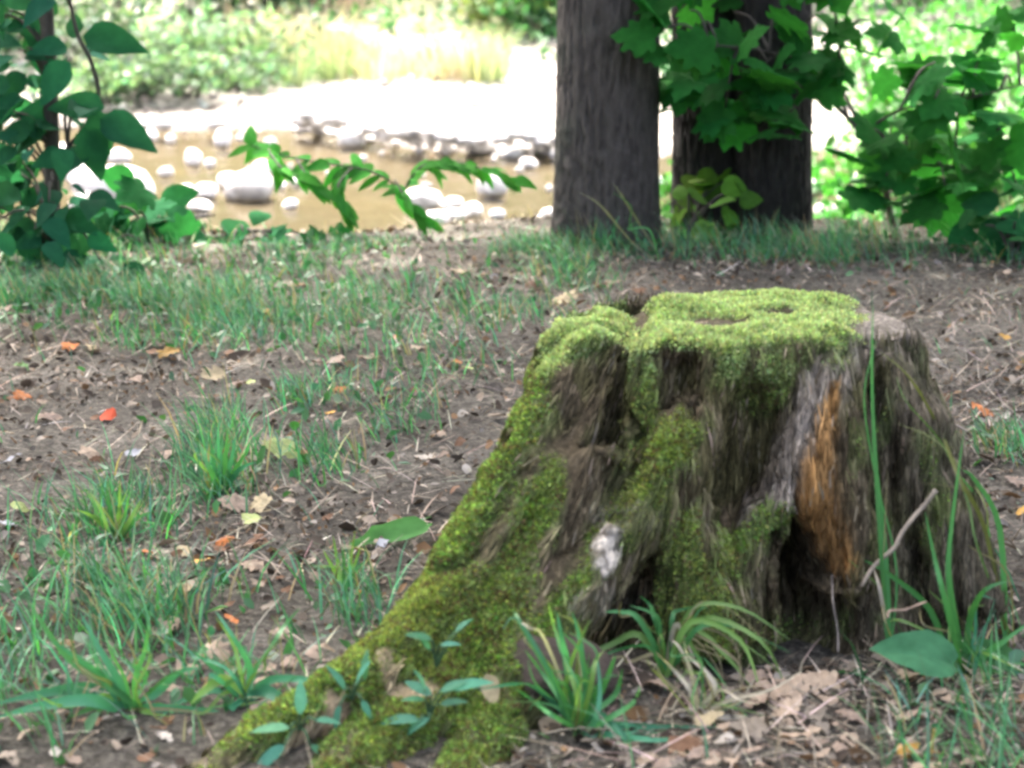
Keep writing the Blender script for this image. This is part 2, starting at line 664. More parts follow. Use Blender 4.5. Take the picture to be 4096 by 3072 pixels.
def leaf_shape(name, mat, kind='ovate', fold=0.12, droop=0.25, curl=0.0, seed=0, wav=0.02):
    r = random.Random(seed)
    if kind in ('ovate', 'lance'):
        n = 8
        V, Q = [], []
        for i in range(n + 1):
            t = i / n
            if kind == 'ovate':
                hw = 0.33 * math.sin(math.pi * t ** 0.72) ** 0.85 * (1 - 0.35 * t)
            else:
                hw = 0.17 * math.sin(math.pi * t ** 0.8) ** 0.8
            z = -droop * t * t
            zc = z
            for sgn in (-1, 0, 1):
                x = sgn * (hw + (0.01 * r.random() if 0 < i < n else 0))
                zz = zc + fold * abs(sgn) * hw * 2 - curl * (x * x) * 6 + (r.random() - 0.5) * wav * abs(sgn)
                V.append((x, t, zz))
        for i in range(n):
            a = i * 3
            Q.append((a, a + 1, a + 4, a + 3))
            Q.append((a + 1, a + 2, a + 5, a + 4))
        return mesh_np(name, np.array(V), np.array(Q), mat, None, True)
    half = {'maple': [(.10, -.05), (.30, -.10), (.44, -.04), (.36, .08), (.52, .14), (.66, .30), (.52, .36), (.44, .46), (.52, .60), (.48, .68), (.34, .64), (.24, .62), (.26, .78), (.14, .86)],
            'broad': [(.12, -.03), (.30, .05), (.40, .2), (.42, .38), (.36, .56), (.25, .74), (.12, .9)],
            'oak': [(.05, 0), (.12, .12), (.22, .2), (.14, .3), (.28, .42), (.17, .52), (.27, .66), (.14, .76), (.12, .9)]}[kind]
    out = [(0, 0)] + half + [(0, 1.0)] + [(-x, y) for x, y in half[::-1]]
    c = (0, 0.33)
    V = [c] + out
    nout = len(out)
    # a middle ring so that the blade can bend
    ring = [((x * .55 + c[0] * .45), (y * .55 + c[1] * .45)) for x, y in out]
    V = [c] + ring + out
    V3 = []
    for x, y in V:
        rr = math.hypot(x, y - 0.33)
        z = -droop * rr * rr * 1.5 + fold * abs(x) - curl * x * x * 3 + (r.random() - .5) * wav
        V3.append((x, y, z))
    T = [(0, 1 + (k + 1) % nout, 1 + k) for k in range(nout)]
    Q = [(1 + k, 1 + (k + 1) % nout, 1 + nout + (k + 1) % nout, 1 + nout + k) for k in range(nout)]
    return mesh_np(name, np.array(V3), [np.array(Q), np.array(T)], mat, None, True)


# ================================================================== THE STUMP
S0 = np.array([0.36, 3.40, 0.0])


def poly_d(px, py, pts):
    """distance in photo pixels to a polyline whose points carry their own radius; returns d/r"""
    best = np.full(px.shape, 1e9)
    for a, b in zip(pts[:-1], pts[1:]):
        ax, ay, ar = a
        bx, by, br = b
        dx, dy = bx - ax, by - ay
        t = np.clip(((px - ax) * dx + (py - ay) * dy) / (dx * dx + dy * dy + 1e-6), 0, 1)
        d = np.hypot(px - ax - t * dx, py - ay - t * dy) / (ar + t * (br - ar))
        best = np.minimum(best, d)
    return best


def build_stump():
    acc = Acc()
    n = 96
    rings = [(-.06, .36, 3.40, .375, .33), (0, .36, 3.40, .37, .33), (.06, .36, 3.40, .36, .305), (.14, .36, 3.40, .345, .28), (.24, .362, 3.40, .328, .25), (.32, .36, 3.405, .31, .24), (.38, .350, 3.405, .290, .238), (.43, .345, 3.41, .280, .236), (.452, .342, 3.41, .270, .234)]
    V = []
    for (z, cx, cy, rx, ry) in rings:
        for k in range(n):
            a = 2 * math.pi * k / n
            lob = 1 + 0.035 * math.cos(5 * a + 1) + 0.025 * math.cos(8 * a + 2.2)
            V.append((cx + rx * lob * math.cos(a), cy + ry * lob * math.sin(a), z))
    Q = []
    for i in range(len(rings) - 1):
        for k in range(n):
            a, b = i * n + k, i * n + (k + 1) % n
            Q.append((a, b, b + n, a + n))
    V.append((.36, 3.4, -.06)); V.append((.35, 3.41, .456))
    T = []
    L = (len(rings) - 1) * n
    for k in range(n):
        T.append((len(V) - 2, (k + 1) % n, k))
        T.append((len(V) - 1, L + k, L + (k + 1) % n))
    acc.add(np.array(V), np.array(Q), np.array(T))
    roots = [
        [(590, 352, 3.28, .040), (578, 378, 3.24, .055), (548, 442, 3.17, .064), (500, 532, 3.07, .066), (448, 615, 2.97, .060), (390, 668, 2.88, .05), (320, 716, 2.79, .044), (250, 756, 2.73, .04), (200, 795, 2.66, .035)],
        [(600, 470, 3.15, .075), (550, 560, 3.06, .08), (500, 640, 2.97, .08), (445, 705, 2.86, .062), (370, 760, 2.74, .055), (320, 800, 2.66, .05)],
        [(530, 610, 3.0, .08), (510, 690, 2.88, .06), (490, 740, 2.79, .045), (450, 800, 2.66, .04)],
        [(700, 420, 3.17, .05), (665, 480, 3.11, .055), (612, 555, 3.04, .045), (570, 605, 2.99, .045), (525, 655, 2.93, .05)],
        [(665, 500, 3.12, .055), (690, 560, 3.09, .06), (705, 625, 3.06, .065), (710, 660, 3.04, .06)],
        [(848, 345, 3.24, .05), (832, 400, 3.19, .052), (826, 470, 3.15, .055), (838, 530, 3.13, .05), (850, 590, 3.11, .05)],
        [(838, 350, 3.21, .03), (806, 440, 3.155, .03), (778, 505, 3.13, .028), (752, 560, 3.1, .035), (745, 640, 3.06, .05)],
        [(875, 360, 3.30, .05), (915, 450, 3.26, .06), (948, 540, 3.22, .06), (968, 615, 3.19, .055)],
        [(640, 345, 3.22, .028), (642, 420, 3.17, .026), (655, 480, 3.12, .03)],
        [(715, 352, 3.2, .028), (718, 430, 3.15, .026)],
    ]
    for r in roots:
        pts = smooth_path([(*P(a, b, D), rr) for a, b, D, rr in r], 4)
        v, q, t = tube(pts[:, :3], pts[:, 3], 14)
        acc.add(v, q, t)
    # knob at the upper left of the cut
    k = P(578, 350, 3.34)
    pts = np.array([k + (-.03, 0, -.07), k + (-.02, 0, -.02), k, k + (.04, .02, .0), k + (.07, .04, -.03)])
    v, q, t = tube(smooth_path(pts, 3), np.interp(np.linspace(0, 1, 13), [0, .5, 1], [.05, .045, .03]), 14)
    acc.add(v, q, t)
    me = acc.mesh('tmp', None)
    ob = link('tmp', me)
    bm = bmesh.new(); bm.from_mesh(me)
    bmesh.ops.recalc_face_normals(bm, faces=bm.faces)
    bm.to_mesh(me); bm.free()
    md = ob.modifiers.new('r', 'REMESH')
    md.mode = 'VOXEL'
    md.voxel_size = 0.0058
    dg = bpy.context.evaluated_depsgraph_get()
    me2 = bpy.data.meshes.new_from_object(ob.evaluated_get(dg))
    bpy.data.objects.remove(ob)
    nv = len(me2.vertices)
    V = np.empty(nv * 3, np.float32); me2.vertices.foreach_get('co', V); V = V.reshape(-1, 3).astype(float)
    npoly = len(me2.polygons)
    tot = np.empty(npoly, np.int32); me2.polygons.foreach_get('loop_total', tot)
    li = np.empty(len(me2.loops), np.int32); me2.loops.foreach_get('vertex_index', li)
    assert (tot == 4).all()
    Q = li.reshape(-1, 4)
    ed = np.empty(len(me2.edges) * 2, np.int32); me2.edges.foreach_get('vertices', ed); ed = ed.reshape(-1, 2)
    deg = np.bincount(ed.ravel(), minlength=nv)[:, None]

    def lap(V, it, f=0.5):
        for _ in range(it):
            s = np.zeros_like(V)
            np.add.at(s, ed[:, 0], V[ed[:, 1]])
            np.add.at(s, ed[:, 1], V[ed[:, 0]])
            V = V + f * (s / deg - V)
        return V

    def normals(V):
        fn = np.cross(V[Q[:, 2]] - V[Q[:, 0]], V[Q[:, 3]] - V[Q[:, 1]])
        vn = np.zeros_like(V)
        for k in range(4):
            np.add.at(vn, Q[:, k], fn)
        return vn / (np.linalg.norm(vn, axis=1)[:, None] + 1e-12)
    V = lap(V, 4)
    nr = normals(V)
    px, py = proj(V)
    view = V - np.array([0, 0, CAM_H])
    view /= np.linalg.norm(view, axis=1)[:, None]
    front = sstep(0.05, -0.35, (nr * view).sum(1)) * sstep(.452, .43, V[:, 2] + 0.02 * (nr[:, 2] < .5))
    carve = [([(592, 362, 26), (575, 400, 28), (552, 440, 18)], .060), ([(632, 435, 18), (615, 480, 24), (590, 525, 22), (565, 555, 14)], .055), ([(672, 352, 18), (682, 420, 20)], .028),
             ([(752, 410, 28), (742, 480, 34), (725, 510, 22)], .05), ([(792, 552, 26), (800, 600, 44), (805, 640, 46)], .15), ([(775, 440, 14), (765, 480, 14)], .03),
             ([(610, 545, 14), (640, 600, 30)], .03), ([(872, 370, 7), (868, 480, 8), (872, 580, 9)], .016), ([(905, 330, 6), (915, 430, 7)], .012), ([(458, 570, 7), (405, 585, 6)], .03),
             ([(520, 470, 10), (470, 560, 9)], .02)]
    dep = np.zeros(nv)
    for pts, d in carve:
        dep = np.maximum(dep, d * np.exp(-(poly_d(px, py, pts)) ** 2 * 1.1))
    toward = np.stack([S0[0] - V[:, 0], S0[1] - V[:, 1], np.zeros(nv)], 1)
    toward[:, 0] *= 0.45
    toward /= np.linalg.norm(toward, axis=1)[:, None] + 1e-9
    V = V + toward * (dep * front)[:, None]
    # notch between knob and moss plateau on the cut face
    top = sstep(.40, .44, V[:, 2]) * sstep(0.3, 0.8, nr[:, 2])
    notch = np.exp(-((px - 632) / 24) ** 2) * top
    V[:, 2] -= 0.03 * notch
    V[:, 2] += top * (0.055 * (fbm(V * 8, 3, 41) - 0.5))
    V[:, 2] -= top * 0.020 * sstep(650, 560, px)
    rim = sstep(.34, .45, V[:, 2])
    V += toward * (rim * 0.05 * (fbm(np.stack([np.arctan2(V[:, 1] - 3.4, V[:, 0] - .36) * 5, V[:, 2] * 3, 0 * px], 1), 3, 43) - .5))[:, None]
    V = lap(V, 2, 0.5)
    nr = normals(V)
    # torn grain: follows the height of the stump, fine across it
    th = np.arctan2(V[:, 1] - S0[1], V[:, 0] - S0[0])
    rad = np.hypot(V[:, 1] - S0[1], V[:, 0] - S0[0])
    slant = 0.75 * sstep(.34, .0, V[:, 0]) * V[:, 2]
    uu = V[:, 0] - slant
    gp = np.stack([uu * 42, V[:, 2] * 4.5, V[:, 1] * 24], 1)
    g = fbm(gp, 4, 51)
    gp2 = np.stack([uu * 130, V[:, 2] * 9, V[:, 1] * 70], 1)
    g2 = fbm(gp2, 3, 57)
    side = sstep(0.85, 0.4, nr[:, 2])
    lump = fbm(V * 16, 4, 61)
    lump2 = fbm(V * 55, 3, 63)
    ridge = 1 - np.abs(2 * g - 1)
    px, py = proj(V)
    # ---- what grows where
    jit = (fbm(V * 30, 3, 71) - 0.5)
    jit2 = (fbm(V * 12, 3, 73) - 0.5)

    def region(pts, soft=0.75, ja=1.3, jb=1.6):
        d = poly_d(px, py, pts) + ja * jit + jb * jit2
        return sstep(1 + soft, 1 - soft, d)
    mo = np.zeros(nv)
    for pts, wgt in [
        ([(520, 420, 28), (470, 520, 34), (420, 600, 42), (370, 670, 48), (300, 715, 44), (220, 765, 60)], 1.0),
        ([(505, 560, 26), (470, 620, 55), (480, 700, 60), (420, 770, 70)], 1.0),
        ([(350, 690, 40), (380, 740, 60), (300, 770, 60)], 1.0),
        ([(560, 620, 22), (525, 680, 30), (500, 760, 50)], 1.0),
        ([(548, 475, 18), (512, 545, 32), (500, 610, 40)], 1.0),
        ([(682, 438, 22), (650, 480, 36), (620, 530, 22), (570, 590, 16), (540, 640, 16)], 1.0),
        ([(690, 520, 22), (715, 580, 38), (700, 640, 40)], 0.95),
        ([(735, 545, 16), (770, 520, 13), (785, 512, 8)], .9),
        ([(640, 350, 16), (646, 420, 13), (640, 400, 12)], .9),
        ([(735, 362, 22), (765, 374, 24), (805, 350, 18)], 1.0),
        ([(772, 392, 18), (760, 400, 16)], .8),
        ([(553, 345, 16), (575, 325, 26), (612, 322, 18)], 1.0),
        ([(548, 360, 10), (530, 392, 16)], .9),
        ([(840, 620, 16), (760, 650, 30)], .5),
        ([(925, 440, 12), (945, 520, 12)], .5),
        ([(890, 400, 9), (880, 440, 9)], .45),
    ]:
        mo = np.maximum(mo, wgt * region(pts))
    spots = sstep(0.60, 0.72, fbm(V * 24, 3, 77)) * 0.55 * sstep(0.9, 0.0, np.abs(nr[:, 2]))
    mo = np.maximum(mo, spots * (px > 850) * 0.8)
    topface = sstep(.405, .435, V[:, 2]) * sstep(0.35, 0.75, nr[:, 2])
    tm = topface * sstep(872, 835, px + 40 * jit2) * sstep(0.15, 0.5, 1 - np.exp(-((px - 636 + 30 * jit2) / 22) ** 2) * 1.0)
    hole = np.maximum(np.exp(-(((px - 725) / 38) ** 2 + ((py - 324) / 7) ** 2)), np.exp(-(((px - 775) / 26) ** 2 + ((py - 314) / 5) ** 2))) + .5 * (fbm(V * 18, 3, 45) - .5)
    tm = tm * (1 - 0.95 * sstep(.35, .7, hole + 0.5 * jit))
    mo = np.maximum(mo, tm)
    low = V[:, 2] < 0.02
    heart = region([(836, 385, 6), (827, 425, 10), (820, 470, 15), (820, 515, 18), (840, 562, 14)], .6, .5, .5) * (1 - mo)
    grey = region([(838, 345, 24), (812, 420, 21), (788, 490, 20), (755, 522, 16)], .45, .6, .5) * (1 - mo) * (1 - heart)
    grey = np.maximum(grey, 0.8 * topface * sstep(835, 870, px) * (1 - mo))
    white = region([(601, 570, 10), (606, 550, 16), (612, 535, 10)], .3, .4, .3)
    lich = region([(640, 515, 20), (610, 520, 16)], .4, .9, .6) * (1 - white)
    lich = np.maximum(lich, .8 * region([(575, 605, 13), (640, 600, 14)], .4, 1.0, .8) * (1 - white))
    cream = region([(328, 698, 8), (345, 710, 9), (306, 738, 11), (280, 762, 9)], .3, 1.2, .8)
    cream = np.maximum(cream, .8 * region([(385, 660, 9), (392, 690, 8), (430, 690, 8)], .3, 1.2, .8))
    cream *= (V[:, 2] > -.03)
    mo = mo * (1 - white) * (1 - cream) * (1 - .6 * lich)
    thin = sstep(.27, .45, fbm(np.stack([uu * 22, V[:, 2] * 9, V[:, 1] * 16], 1), 3, 87))
    mo = mo * (1 - (1 - thin) * .85 * (1 - topface))
    # ---- relief
    amp = side * (1 - 0.8 * mo)
    disp = amp * (0.034 * (g - 0.5) + 0.014 * (g2 - 0.5) - 0.010 * sstep(.8, 1, ridge)) + 0.016 * (lump - .5) + 0.007 * (lump2 - .5)
    disp += mo * (0.003 + 0.012 * (fbm(V * 40, 3, 81) - 0.5))
    disp += white * 0.008
    disp -= side * (1 - mo) * 0.012 * sstep(.62, .75, fbm(np.stack([uu * 60, V[:, 2] * 5, V[:, 1] * 30], 1), 3, 91))
    V = V + nr * disp[:, None]
    nr = normals(V)
    # ---- own colours
    c = np.zeros((nv, 3)) + np.array([.096, .078, .047])
    c *= (0.55 + 0.9 * g2)[:, None]
    rightside = sstep(850, 880, px)[:, None]
    c = c * (1 - rightside) + rightside * np.array([.112, .098, .068]) * (0.45 + 1.1 * g2)[:, None]
    alg = (.55 * sstep(.45, .62, fbm(V * 13, 3, 95)) * side)[:, None]
    c = c * (1 - alg) + alg * np.array([.085, .088, .030]) * (0.5 + g2)[:, None]
    pale = (sstep(.62, .78, g2) * .42)[:, None]
    c = c * (1 - pale) + pale * np.array([.26, .215, .15])

    def put(mask, rgb):
        nonlocal c
        m = np.clip(mask, 0, 1)[:, None]
        c = c * (1 - m) + m * np.array(rgb)
    put(grey * (.5 + .6 * sstep(.3, .6, g2)), (.30, .27, .225))
    put(np.clip(heart * (.45 + .9 * g), 0, 1), (.34, .195, .072))
    put(lich * .4 * sstep(.35, .6, lump2), (.27, .26, .23))
    put(cream * .9, (.46, .36, .23))
    put(white * (.25 + .75 * sstep(.38, .56, lump2)), (.60, .56, .47))
    put(mo * .85, (.12, .19, .05))
    fcls = np.zeros(len(Q), int)
    fm = lambda a: a[Q].mean(1)
    fcls[fm(heart) > .5] = 1
    fcls[(fm(grey) > .5) & (fcls == 0)] = 2
    fcls[fm(white) > .5] = 3
    for cl_id in (1, 2, 3):                     # keep only the largest connected patch of each
        idx = np.where(fcls == cl_id)[0]
        if not len(idx): continue
        lab = np.full(nv, 1 << 30)
        fl = idx.copy()
        for _ in range(400):
            old = fl
            np.minimum.at(lab, Q[idx].ravel(), np.repeat(fl, 4))
            fl = lab[Q[idx]].min(1)
            if (fl == old).all(): break
        ids, cnt = np.unique(fl, return_counts=True)
        fcls[idx[fl != ids[np.argmax(cnt)]]] = 0
    root = empty('tree_stump', S0, 'mossy old tree stump with orange rotten streak and spreading left root', 'stump')
    for cls, nm, lb in ((0, 'bark', None), (1, 'heartwood', 'rotten orange strip of bare wood on the right front'), (2, 'weathered_wood', 'pale grey bare wood beside the orange strip'), (3, 'fungus_patch', 'small white fungus patch low on the front')):
        f = Q[fcls == cls]
        if not len(f): continue
        u, inv = np.unique(f.ravel(), return_inverse=True)
        o = link(nm, mesh_np(nm, V[u] - S0, inv.reshape(-1, 4), M['wood'], c[u], True), root)
        if lb: o['label'] = lb
    # ---- moss cushions: tens of thousands of short shoots
    fa = np.linalg.norm(np.cross(V[Q[:, 2]] - V[Q[:, 0]], V[Q[:, 3]] - V[Q[:, 1]]), axis=1) / 2
    wgt = fa * np.clip(fm(mo) - .10, 0, 1) * (V[Q].mean(1)[:, 2] > -.03)
    vd = V[Q].mean(1) - np.array([0, 0, CAM_H])
    facing = ((nr[Q].mean(1) * vd).sum(1) < 0.25)
    wgt = wgt * np.where(facing, 1, .15)
    NM = 100000
    fi = rng.choice(len(Q), NM, p=wgt / wgt.sum())
    ab = rng.random((NM, 2))
    q4 = V[Q[fi]]
    p = (q4[:, 0] * ((1 - ab[:, :1]) * (1 - ab[:, 1:])) + q4[:, 1] * (ab[:, :1] * (1 - ab[:, 1:])) + q4[:, 2] * (ab[:, :1] * ab[:, 1:]) + q4[:, 3] * ((1 - ab[:, :1]) * ab[:, 1:]))
    nn = nr[Q[fi]].mean(1)
    d = nn + rng.normal(0, .45, (NM, 3))
    d[:, 2] += np.where(nn[:, 2] > .5, .1, -.35)
    d /= np.linalg.norm(d, axis=1)[:, None]
    sd = np.cross(d, rng.normal(0, 1, (NM, 3)))
    sd /= np.linalg.norm(sd, axis=1)[:, None]
    mfa = fm(mo)[fi]
    clump = fbm(p * 35, 3, 83)
    ln = rng.uniform(.003, .009, NM) * (0.4 + 1.0 * clump) * (.4 + .7 * mfa)
    wd = rng.uniform(.0016, .0034, NM)
    Vm = np.stack([p - nn * .002 - sd * wd[:, None], p - nn * .002 + sd * wd[:, None], p + d * (ln * .6)[:, None] + sd * (wd * .9)[:, None], p + d * ln[:, None]], 1).reshape(-1, 3)
    qm = (np.arange(NM) * 4)[:, None] + np.array([[0, 1, 2, 3]])
    ppx, ppy = proj(p)
    top_lit = sstep(.38, .43, p[:, 2])[:, None]  # skylight falling on the stump top is painted in as paler moss
    cm = vary((.225, .335, .095), NM, .42, .13) * (1 - top_lit) + vary((.41, .52, .25), NM, .28, .10) * top_lit
    yl = sstep(.5, .7, fbm(p * 8, 3, 85))[:, None]
    cm = cm * (1 - .6 * yl * (1 - top_lit)) + .6 * yl * (1 - top_lit) * vary((.30, .35, .10), NM, .3, .1)
    br = (rng.random(NM) < .10 + .35 * sstep(.48, .62, fbm(p * 45, 3, 89))) & (top_lit[:, 0] < .5)
    cm[br] = vary((.16, .125, .07), br.sum(), .4, .1)
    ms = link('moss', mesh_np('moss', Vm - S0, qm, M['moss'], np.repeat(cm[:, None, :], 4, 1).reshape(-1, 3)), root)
    ms['kind'] = 'stuff'
    ms['label'] = 'short yellow-green moss cushions over the top and roots'
    # ---- loose fibres of the rotten wood, lying along the grain
    NF = 26000
    wgt = fa * np.clip(1.05 - fm(mo), 0, 1) * np.clip(fm(side), .0, 1) * (V[Q].mean(1)[:, 2] > -.02) * np.where(facing, 1, .1) * (1 - fm(white)) * (1 - .6 * fm(heart))
    fi = rng.choice(len(Q), NF, p=wgt / wgt.sum())
    ab = rng.random((NF, 1))
    p = V[Q[fi, 0]] * (1 - ab) + V[Q[fi, 2]] * ab
    nn = nr[Q[fi]].mean(1)
    gd = np.stack([.75 * sstep(.34, .0, p[:, 0]) + rng.normal(0, .16, NF), rng.normal(0, .1, NF), np.ones(NF)], 1)
    gd -= nn * (gd * nn).sum(1)[:, None]
    gd = gd / np.linalg.norm(gd, axis=1)[:, None] + nn * rng.normal(.04, .10, NF)[:, None]
    sd = np.cross(gd, nn); sd /= np.linalg.norm(sd, axis=1)[:, None]
    L = (rng.uniform(.010, .055, NF) * .5)[:, None]
    wdt = rng.uniform(.0006, .0015, NF)[:, None]
    o_ = nn * rng.uniform(.0005, .004, NF)[:, None]
    Vf = np.stack([p - gd * L - sd * wdt * .4, p - gd * L + sd * wdt * .4, p + o_ * 1.6 + sd * wdt, p + gd * L + o_, p + gd * L * .8 - sd * wdt + o_], 1).reshape(-1, 3)
    bq = (np.arange(NF) * 5)[:, None]
    own = c[Q[fi, 0]]
    cf = own * np.exp(rng.normal(.0, .45, (NF, 1)))
    pl = rng.random(NF) < .035
    cf[pl] = vary((.25, .215, .15), pl.sum(), .25, .05)
    fo = link('splinters', mesh_np('splinters', Vf - S0, [bq + np.array([[0, 1, 2, 4]]), bq + np.array([[4, 2, 3]])], M['litter'], np.repeat(np.clip(cf, .004, .8)[:, None, :], 5, 1).reshape(-1, 3)), root)
    fo['kind'] = 'stuff'
    return root, V


stump, stumpV = build_stump()
# coarse footprint of the stump, to keep plants and leaves out of it
_g = set(map(tuple, np.floor(stumpV[(stumpV[:, 2] > 0.0)][:, :2] / 0.02).astype(int)))


_spx, _spy = proj(stumpV)


def surf_d(px, py):
    k = (np.abs(_spx - px) < 3) & (np.abs(_spy - py) < 3)
    g = G(px, py)[1]
    return min(g, float(stumpV[k][:, 1].min())) if k.any() else g


def in_stump(x, y):
    return (int(math.floor(x / 0.02)), int(math.floor(y / 0.02))) in _g or ((x - .36) / .34) ** 2 + ((y - 3.4) / .28) ** 2 < 1


# ================================================================== TREES ON THE CREST
def trunk_mesh(path, radii, seed, flare=0.10, n=150, rows=300):
    path = smooth_path(np.c_[np.asarray(path, float), radii], 12)
    L = np.linspace(0, 1, rows) ** 1.25
    src = np.linspace(0, 1, len(path))
    pts = np.stack([np.interp(L, src, path[:, k]) for k in range(4)], 1)
    th = np.linspace(0, 2 * math.pi, n, endpoint=False)
    T, Zi = np.meshgrid(th, np.arange(rows))
    z = pts[Zi, 2]
    rr = pts[Zi, 3]
    hz = z - pts[0, 2]
    fl = 1 + flare * np.exp(-hz / 0.16) * (1 + 0.5 * np.cos(4 * T + seed))
    u = np.stack([np.cos(T) * 11, np.sin(T) * 11, z * 7], -1)
    fur = fbm(u, 4, seed)
    furrow = np.abs(2 * fur - 1)
    bumpy = 0.035 * (fbm(np.stack([np.cos(T) * 2, np.sin(T) * 2, z * 1.2], -1), 3, seed + 9) - .5)
    r = rr * (fl + bumpy) - 0.012 * np.clip(1 - furrow * 6, 0, 1) + 0.006 * (fbm(u * 3, 2, seed + 4) - .5)
    V = np.stack([pts[Zi, 0] + r * np.cos(T), pts[Zi, 1] + r * np.sin(T), z], -1).reshape(-1, 3)
    i, j = np.meshgrid(np.arange(rows - 1), np.arange(n), indexing='ij')
    a = (i * n + j).ravel(); b = (i * n + (j + 1) % n).ravel()
    return V, np.stack([a, b, b + n, a + n], 1)


def crown_points(n, c, rx, ry, rz, nclump, spread):
    d = rng.normal(0, 1, (nclump, 3)); d /= np.linalg.norm(d, axis=1)[:, None]
    cc = d * rng.uniform(.25, 1, (nclump, 1)) ** .6 * np.array([rx, ry, rz]) + c
    k = rng.integers(0, nclump, n)
    return cc[k] + rng.normal(0, 1, (n, 3)) * spread, cc


def limb(p0, p1, r0, r1, seed, sag=0.15):
    r = np.random.default_rng(seed)
    m = [p0 + (p1 - p0) * t + np.array([r.normal(0, .12), r.normal(0, .12), sag * math.sin(math.pi * t)]) * min(1, 3 * t) for t in (0, .25, .5, .75)] + [p1]
    pts = smooth_path(m, 4)
    return tube(pts, np.linspace(r0, r1, len(pts)), 8)


def big_tree(name, label, stems, crown_c, crown_r, nleaf, nclump, seed, bark='bark'):
    base = np.array(stems[0][0][0]) if len(stems) == 1 else np.mean([s[0][0] for s in stems], 0)
    root = empty(name, base, label, 'tree')
    for path, rad in stems:
        v, q = trunk_mesh(path, rad, seed)
        link('trunk', mesh_np('trunk', v - base, q, M[bark], None, True), root)
    pts, cc = crown_points(nleaf, np.array(crown_c), *crown_r, nclump, .55)
    pts = pts[(pts[:, 2] > 3.0)]
    v, q, c = leaf_cards(pts, rng.uniform(.20, .36, len(pts)), vary((.045, .095, .022), len(pts), .25, .12), asp=.75, flat=.8)
    cr = link('crown', mesh_np('crown', v - base, q, M['crown'], c), root)
    cr['kind'] = 'stuff'
    acc = Acc()
    for k in range(min(14, nclump)):
        s = stems[k % len(stems)]
        t0 = np.array(s[0][-1]) - np.array([0, 0, rng.uniform(.2, 2.2)])
        acc.add(*limb(t0, cc[k], .055, .012, seed * 50 + k))
    link('limb', acc.mesh('limb', M['bark'], off=base), root)
    return root


gz = lambda x, y: float(height(x, y))
b1 = np.array([.306, 7.15, gz(.306, 7.15) - .03])
big_tree('tree', 'single straight grey tree trunk standing alone left of the darker twin trunks', [([b1, b1 + (.004, 0, .7), b1 + (.006, 0, 1.6), b1 + (.01, 0, 4), b1 + (.05, -.1, 7)], [.168, .166, .158, .14, .09])],
         (.0, 6.7, 6.3), (4.8, 4.3, 1.9), 4700, 90, 5)
b2 = np.array([.665, 7.5, gz(.665, 7.5) - .04])
b3 = np.array([.880, 7.45, gz(.880, 7.45) - .04])
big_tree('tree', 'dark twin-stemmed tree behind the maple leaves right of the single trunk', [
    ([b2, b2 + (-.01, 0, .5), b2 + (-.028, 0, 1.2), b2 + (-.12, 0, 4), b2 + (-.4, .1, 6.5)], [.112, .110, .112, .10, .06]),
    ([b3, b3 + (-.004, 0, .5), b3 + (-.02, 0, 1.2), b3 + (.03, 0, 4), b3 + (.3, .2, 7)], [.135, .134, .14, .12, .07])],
    (1.2, 7.2, 6.8), (4.8, 4.4, 1.9), 3800, 80, 8, 'shaded_bark')


# ================================================================== SAPLINGS WITH BROAD LEAVES
LEAF_OV = [leaf_shape('leaf', M['leaf'], 'ovate', .12, .22, 0, k) for k in range(3)]
LEAF_MA = [leaf_shape('leaf', M['leaf'], 'maple', .10, .16, 0, 10 + k, .04) for k in range(4)]
LEAF_LA = [leaf_shape('leaf', M['leaf'], 'lance', .10, .25, 0, 20 + k) for k in range(3)]
LEAF_BR = [leaf_shape('leaf', M['leaf'], 'broad', .14, .2, 0, 30 + k) for k in range(2)]


def add_leaf(root, meshes, base, d, n, size, colr, nm='leaf'):
    o = link(nm, random.choice(meshes), root)
    rb = np.array(root.location)
    orient(o, np.array(base) - rb, d, n, size)
    k = math.exp(random.gauss(0, .18))
    o.color = (colr[0] * k * math.exp(random.gauss(0, .12)), colr[1] * k, colr[2] * k * math.exp(random.gauss(0, .1)), 1)
    return o


def sapling(name, label, cat, base, stems, clusters, meshes, colr, size, per, spread, face=(0, -.75, .65), droop=-.45, group=None):
    """stems: list of (points, r0, r1); clusters: centres of leaf sprays, each joined to the nearest stem point by a twig"""
    root = empty(name, base, label, cat, group)
    acc = Acc()
    allp = []
    for pts, r0, r1 in stems:
        s = smooth_path(pts, 5)
        v, q, t = tube(s, np.linspace(r0, r1, len(s)), 7)
        acc.add(v, q, t)
        allp += list(s)
    allp = np.array(allp)
    st = link('stem', acc.mesh('stem', M['bark'], off=base), root)
    for c in clusters:
        c = np.array(c)
        d = np.linalg.norm(allp - c - np.array([0, 0, -.12]), axis=1)
        a = allp[np.argmin(d)]
        mid = (a + c) / 2 + np.array([0, 0, .04])
        s = smooth_path([a, mid, c], 4)
        tv, tq, tt = tube(s, np.linspace(.006, .003, len(s)), 5)
        link('twig', mesh_np('twig', tv - np.asarray(base), [tq, tt], M['bark'], None, True), root)
        outw = c - a
        outw[2] *= .4
        outw /= np.linalg.norm(outw) + 1e-6
        for k in range(per if isinstance(per, int) else random.randint(*per)):
            d = outw * .8 + rng.normal(0, .75, 3)
            d[2] = d[2] * .5 + droop
            nn = np.array(face) + rng.normal(0, .38, 3)
            b = c + rng.normal(0, 1, 3) * spread - d / np.linalg.norm(d) * size * .35
            add_leaf(root, meshes, b, d, nn, size * random.uniform(.65, 1.15), colr)
    return root


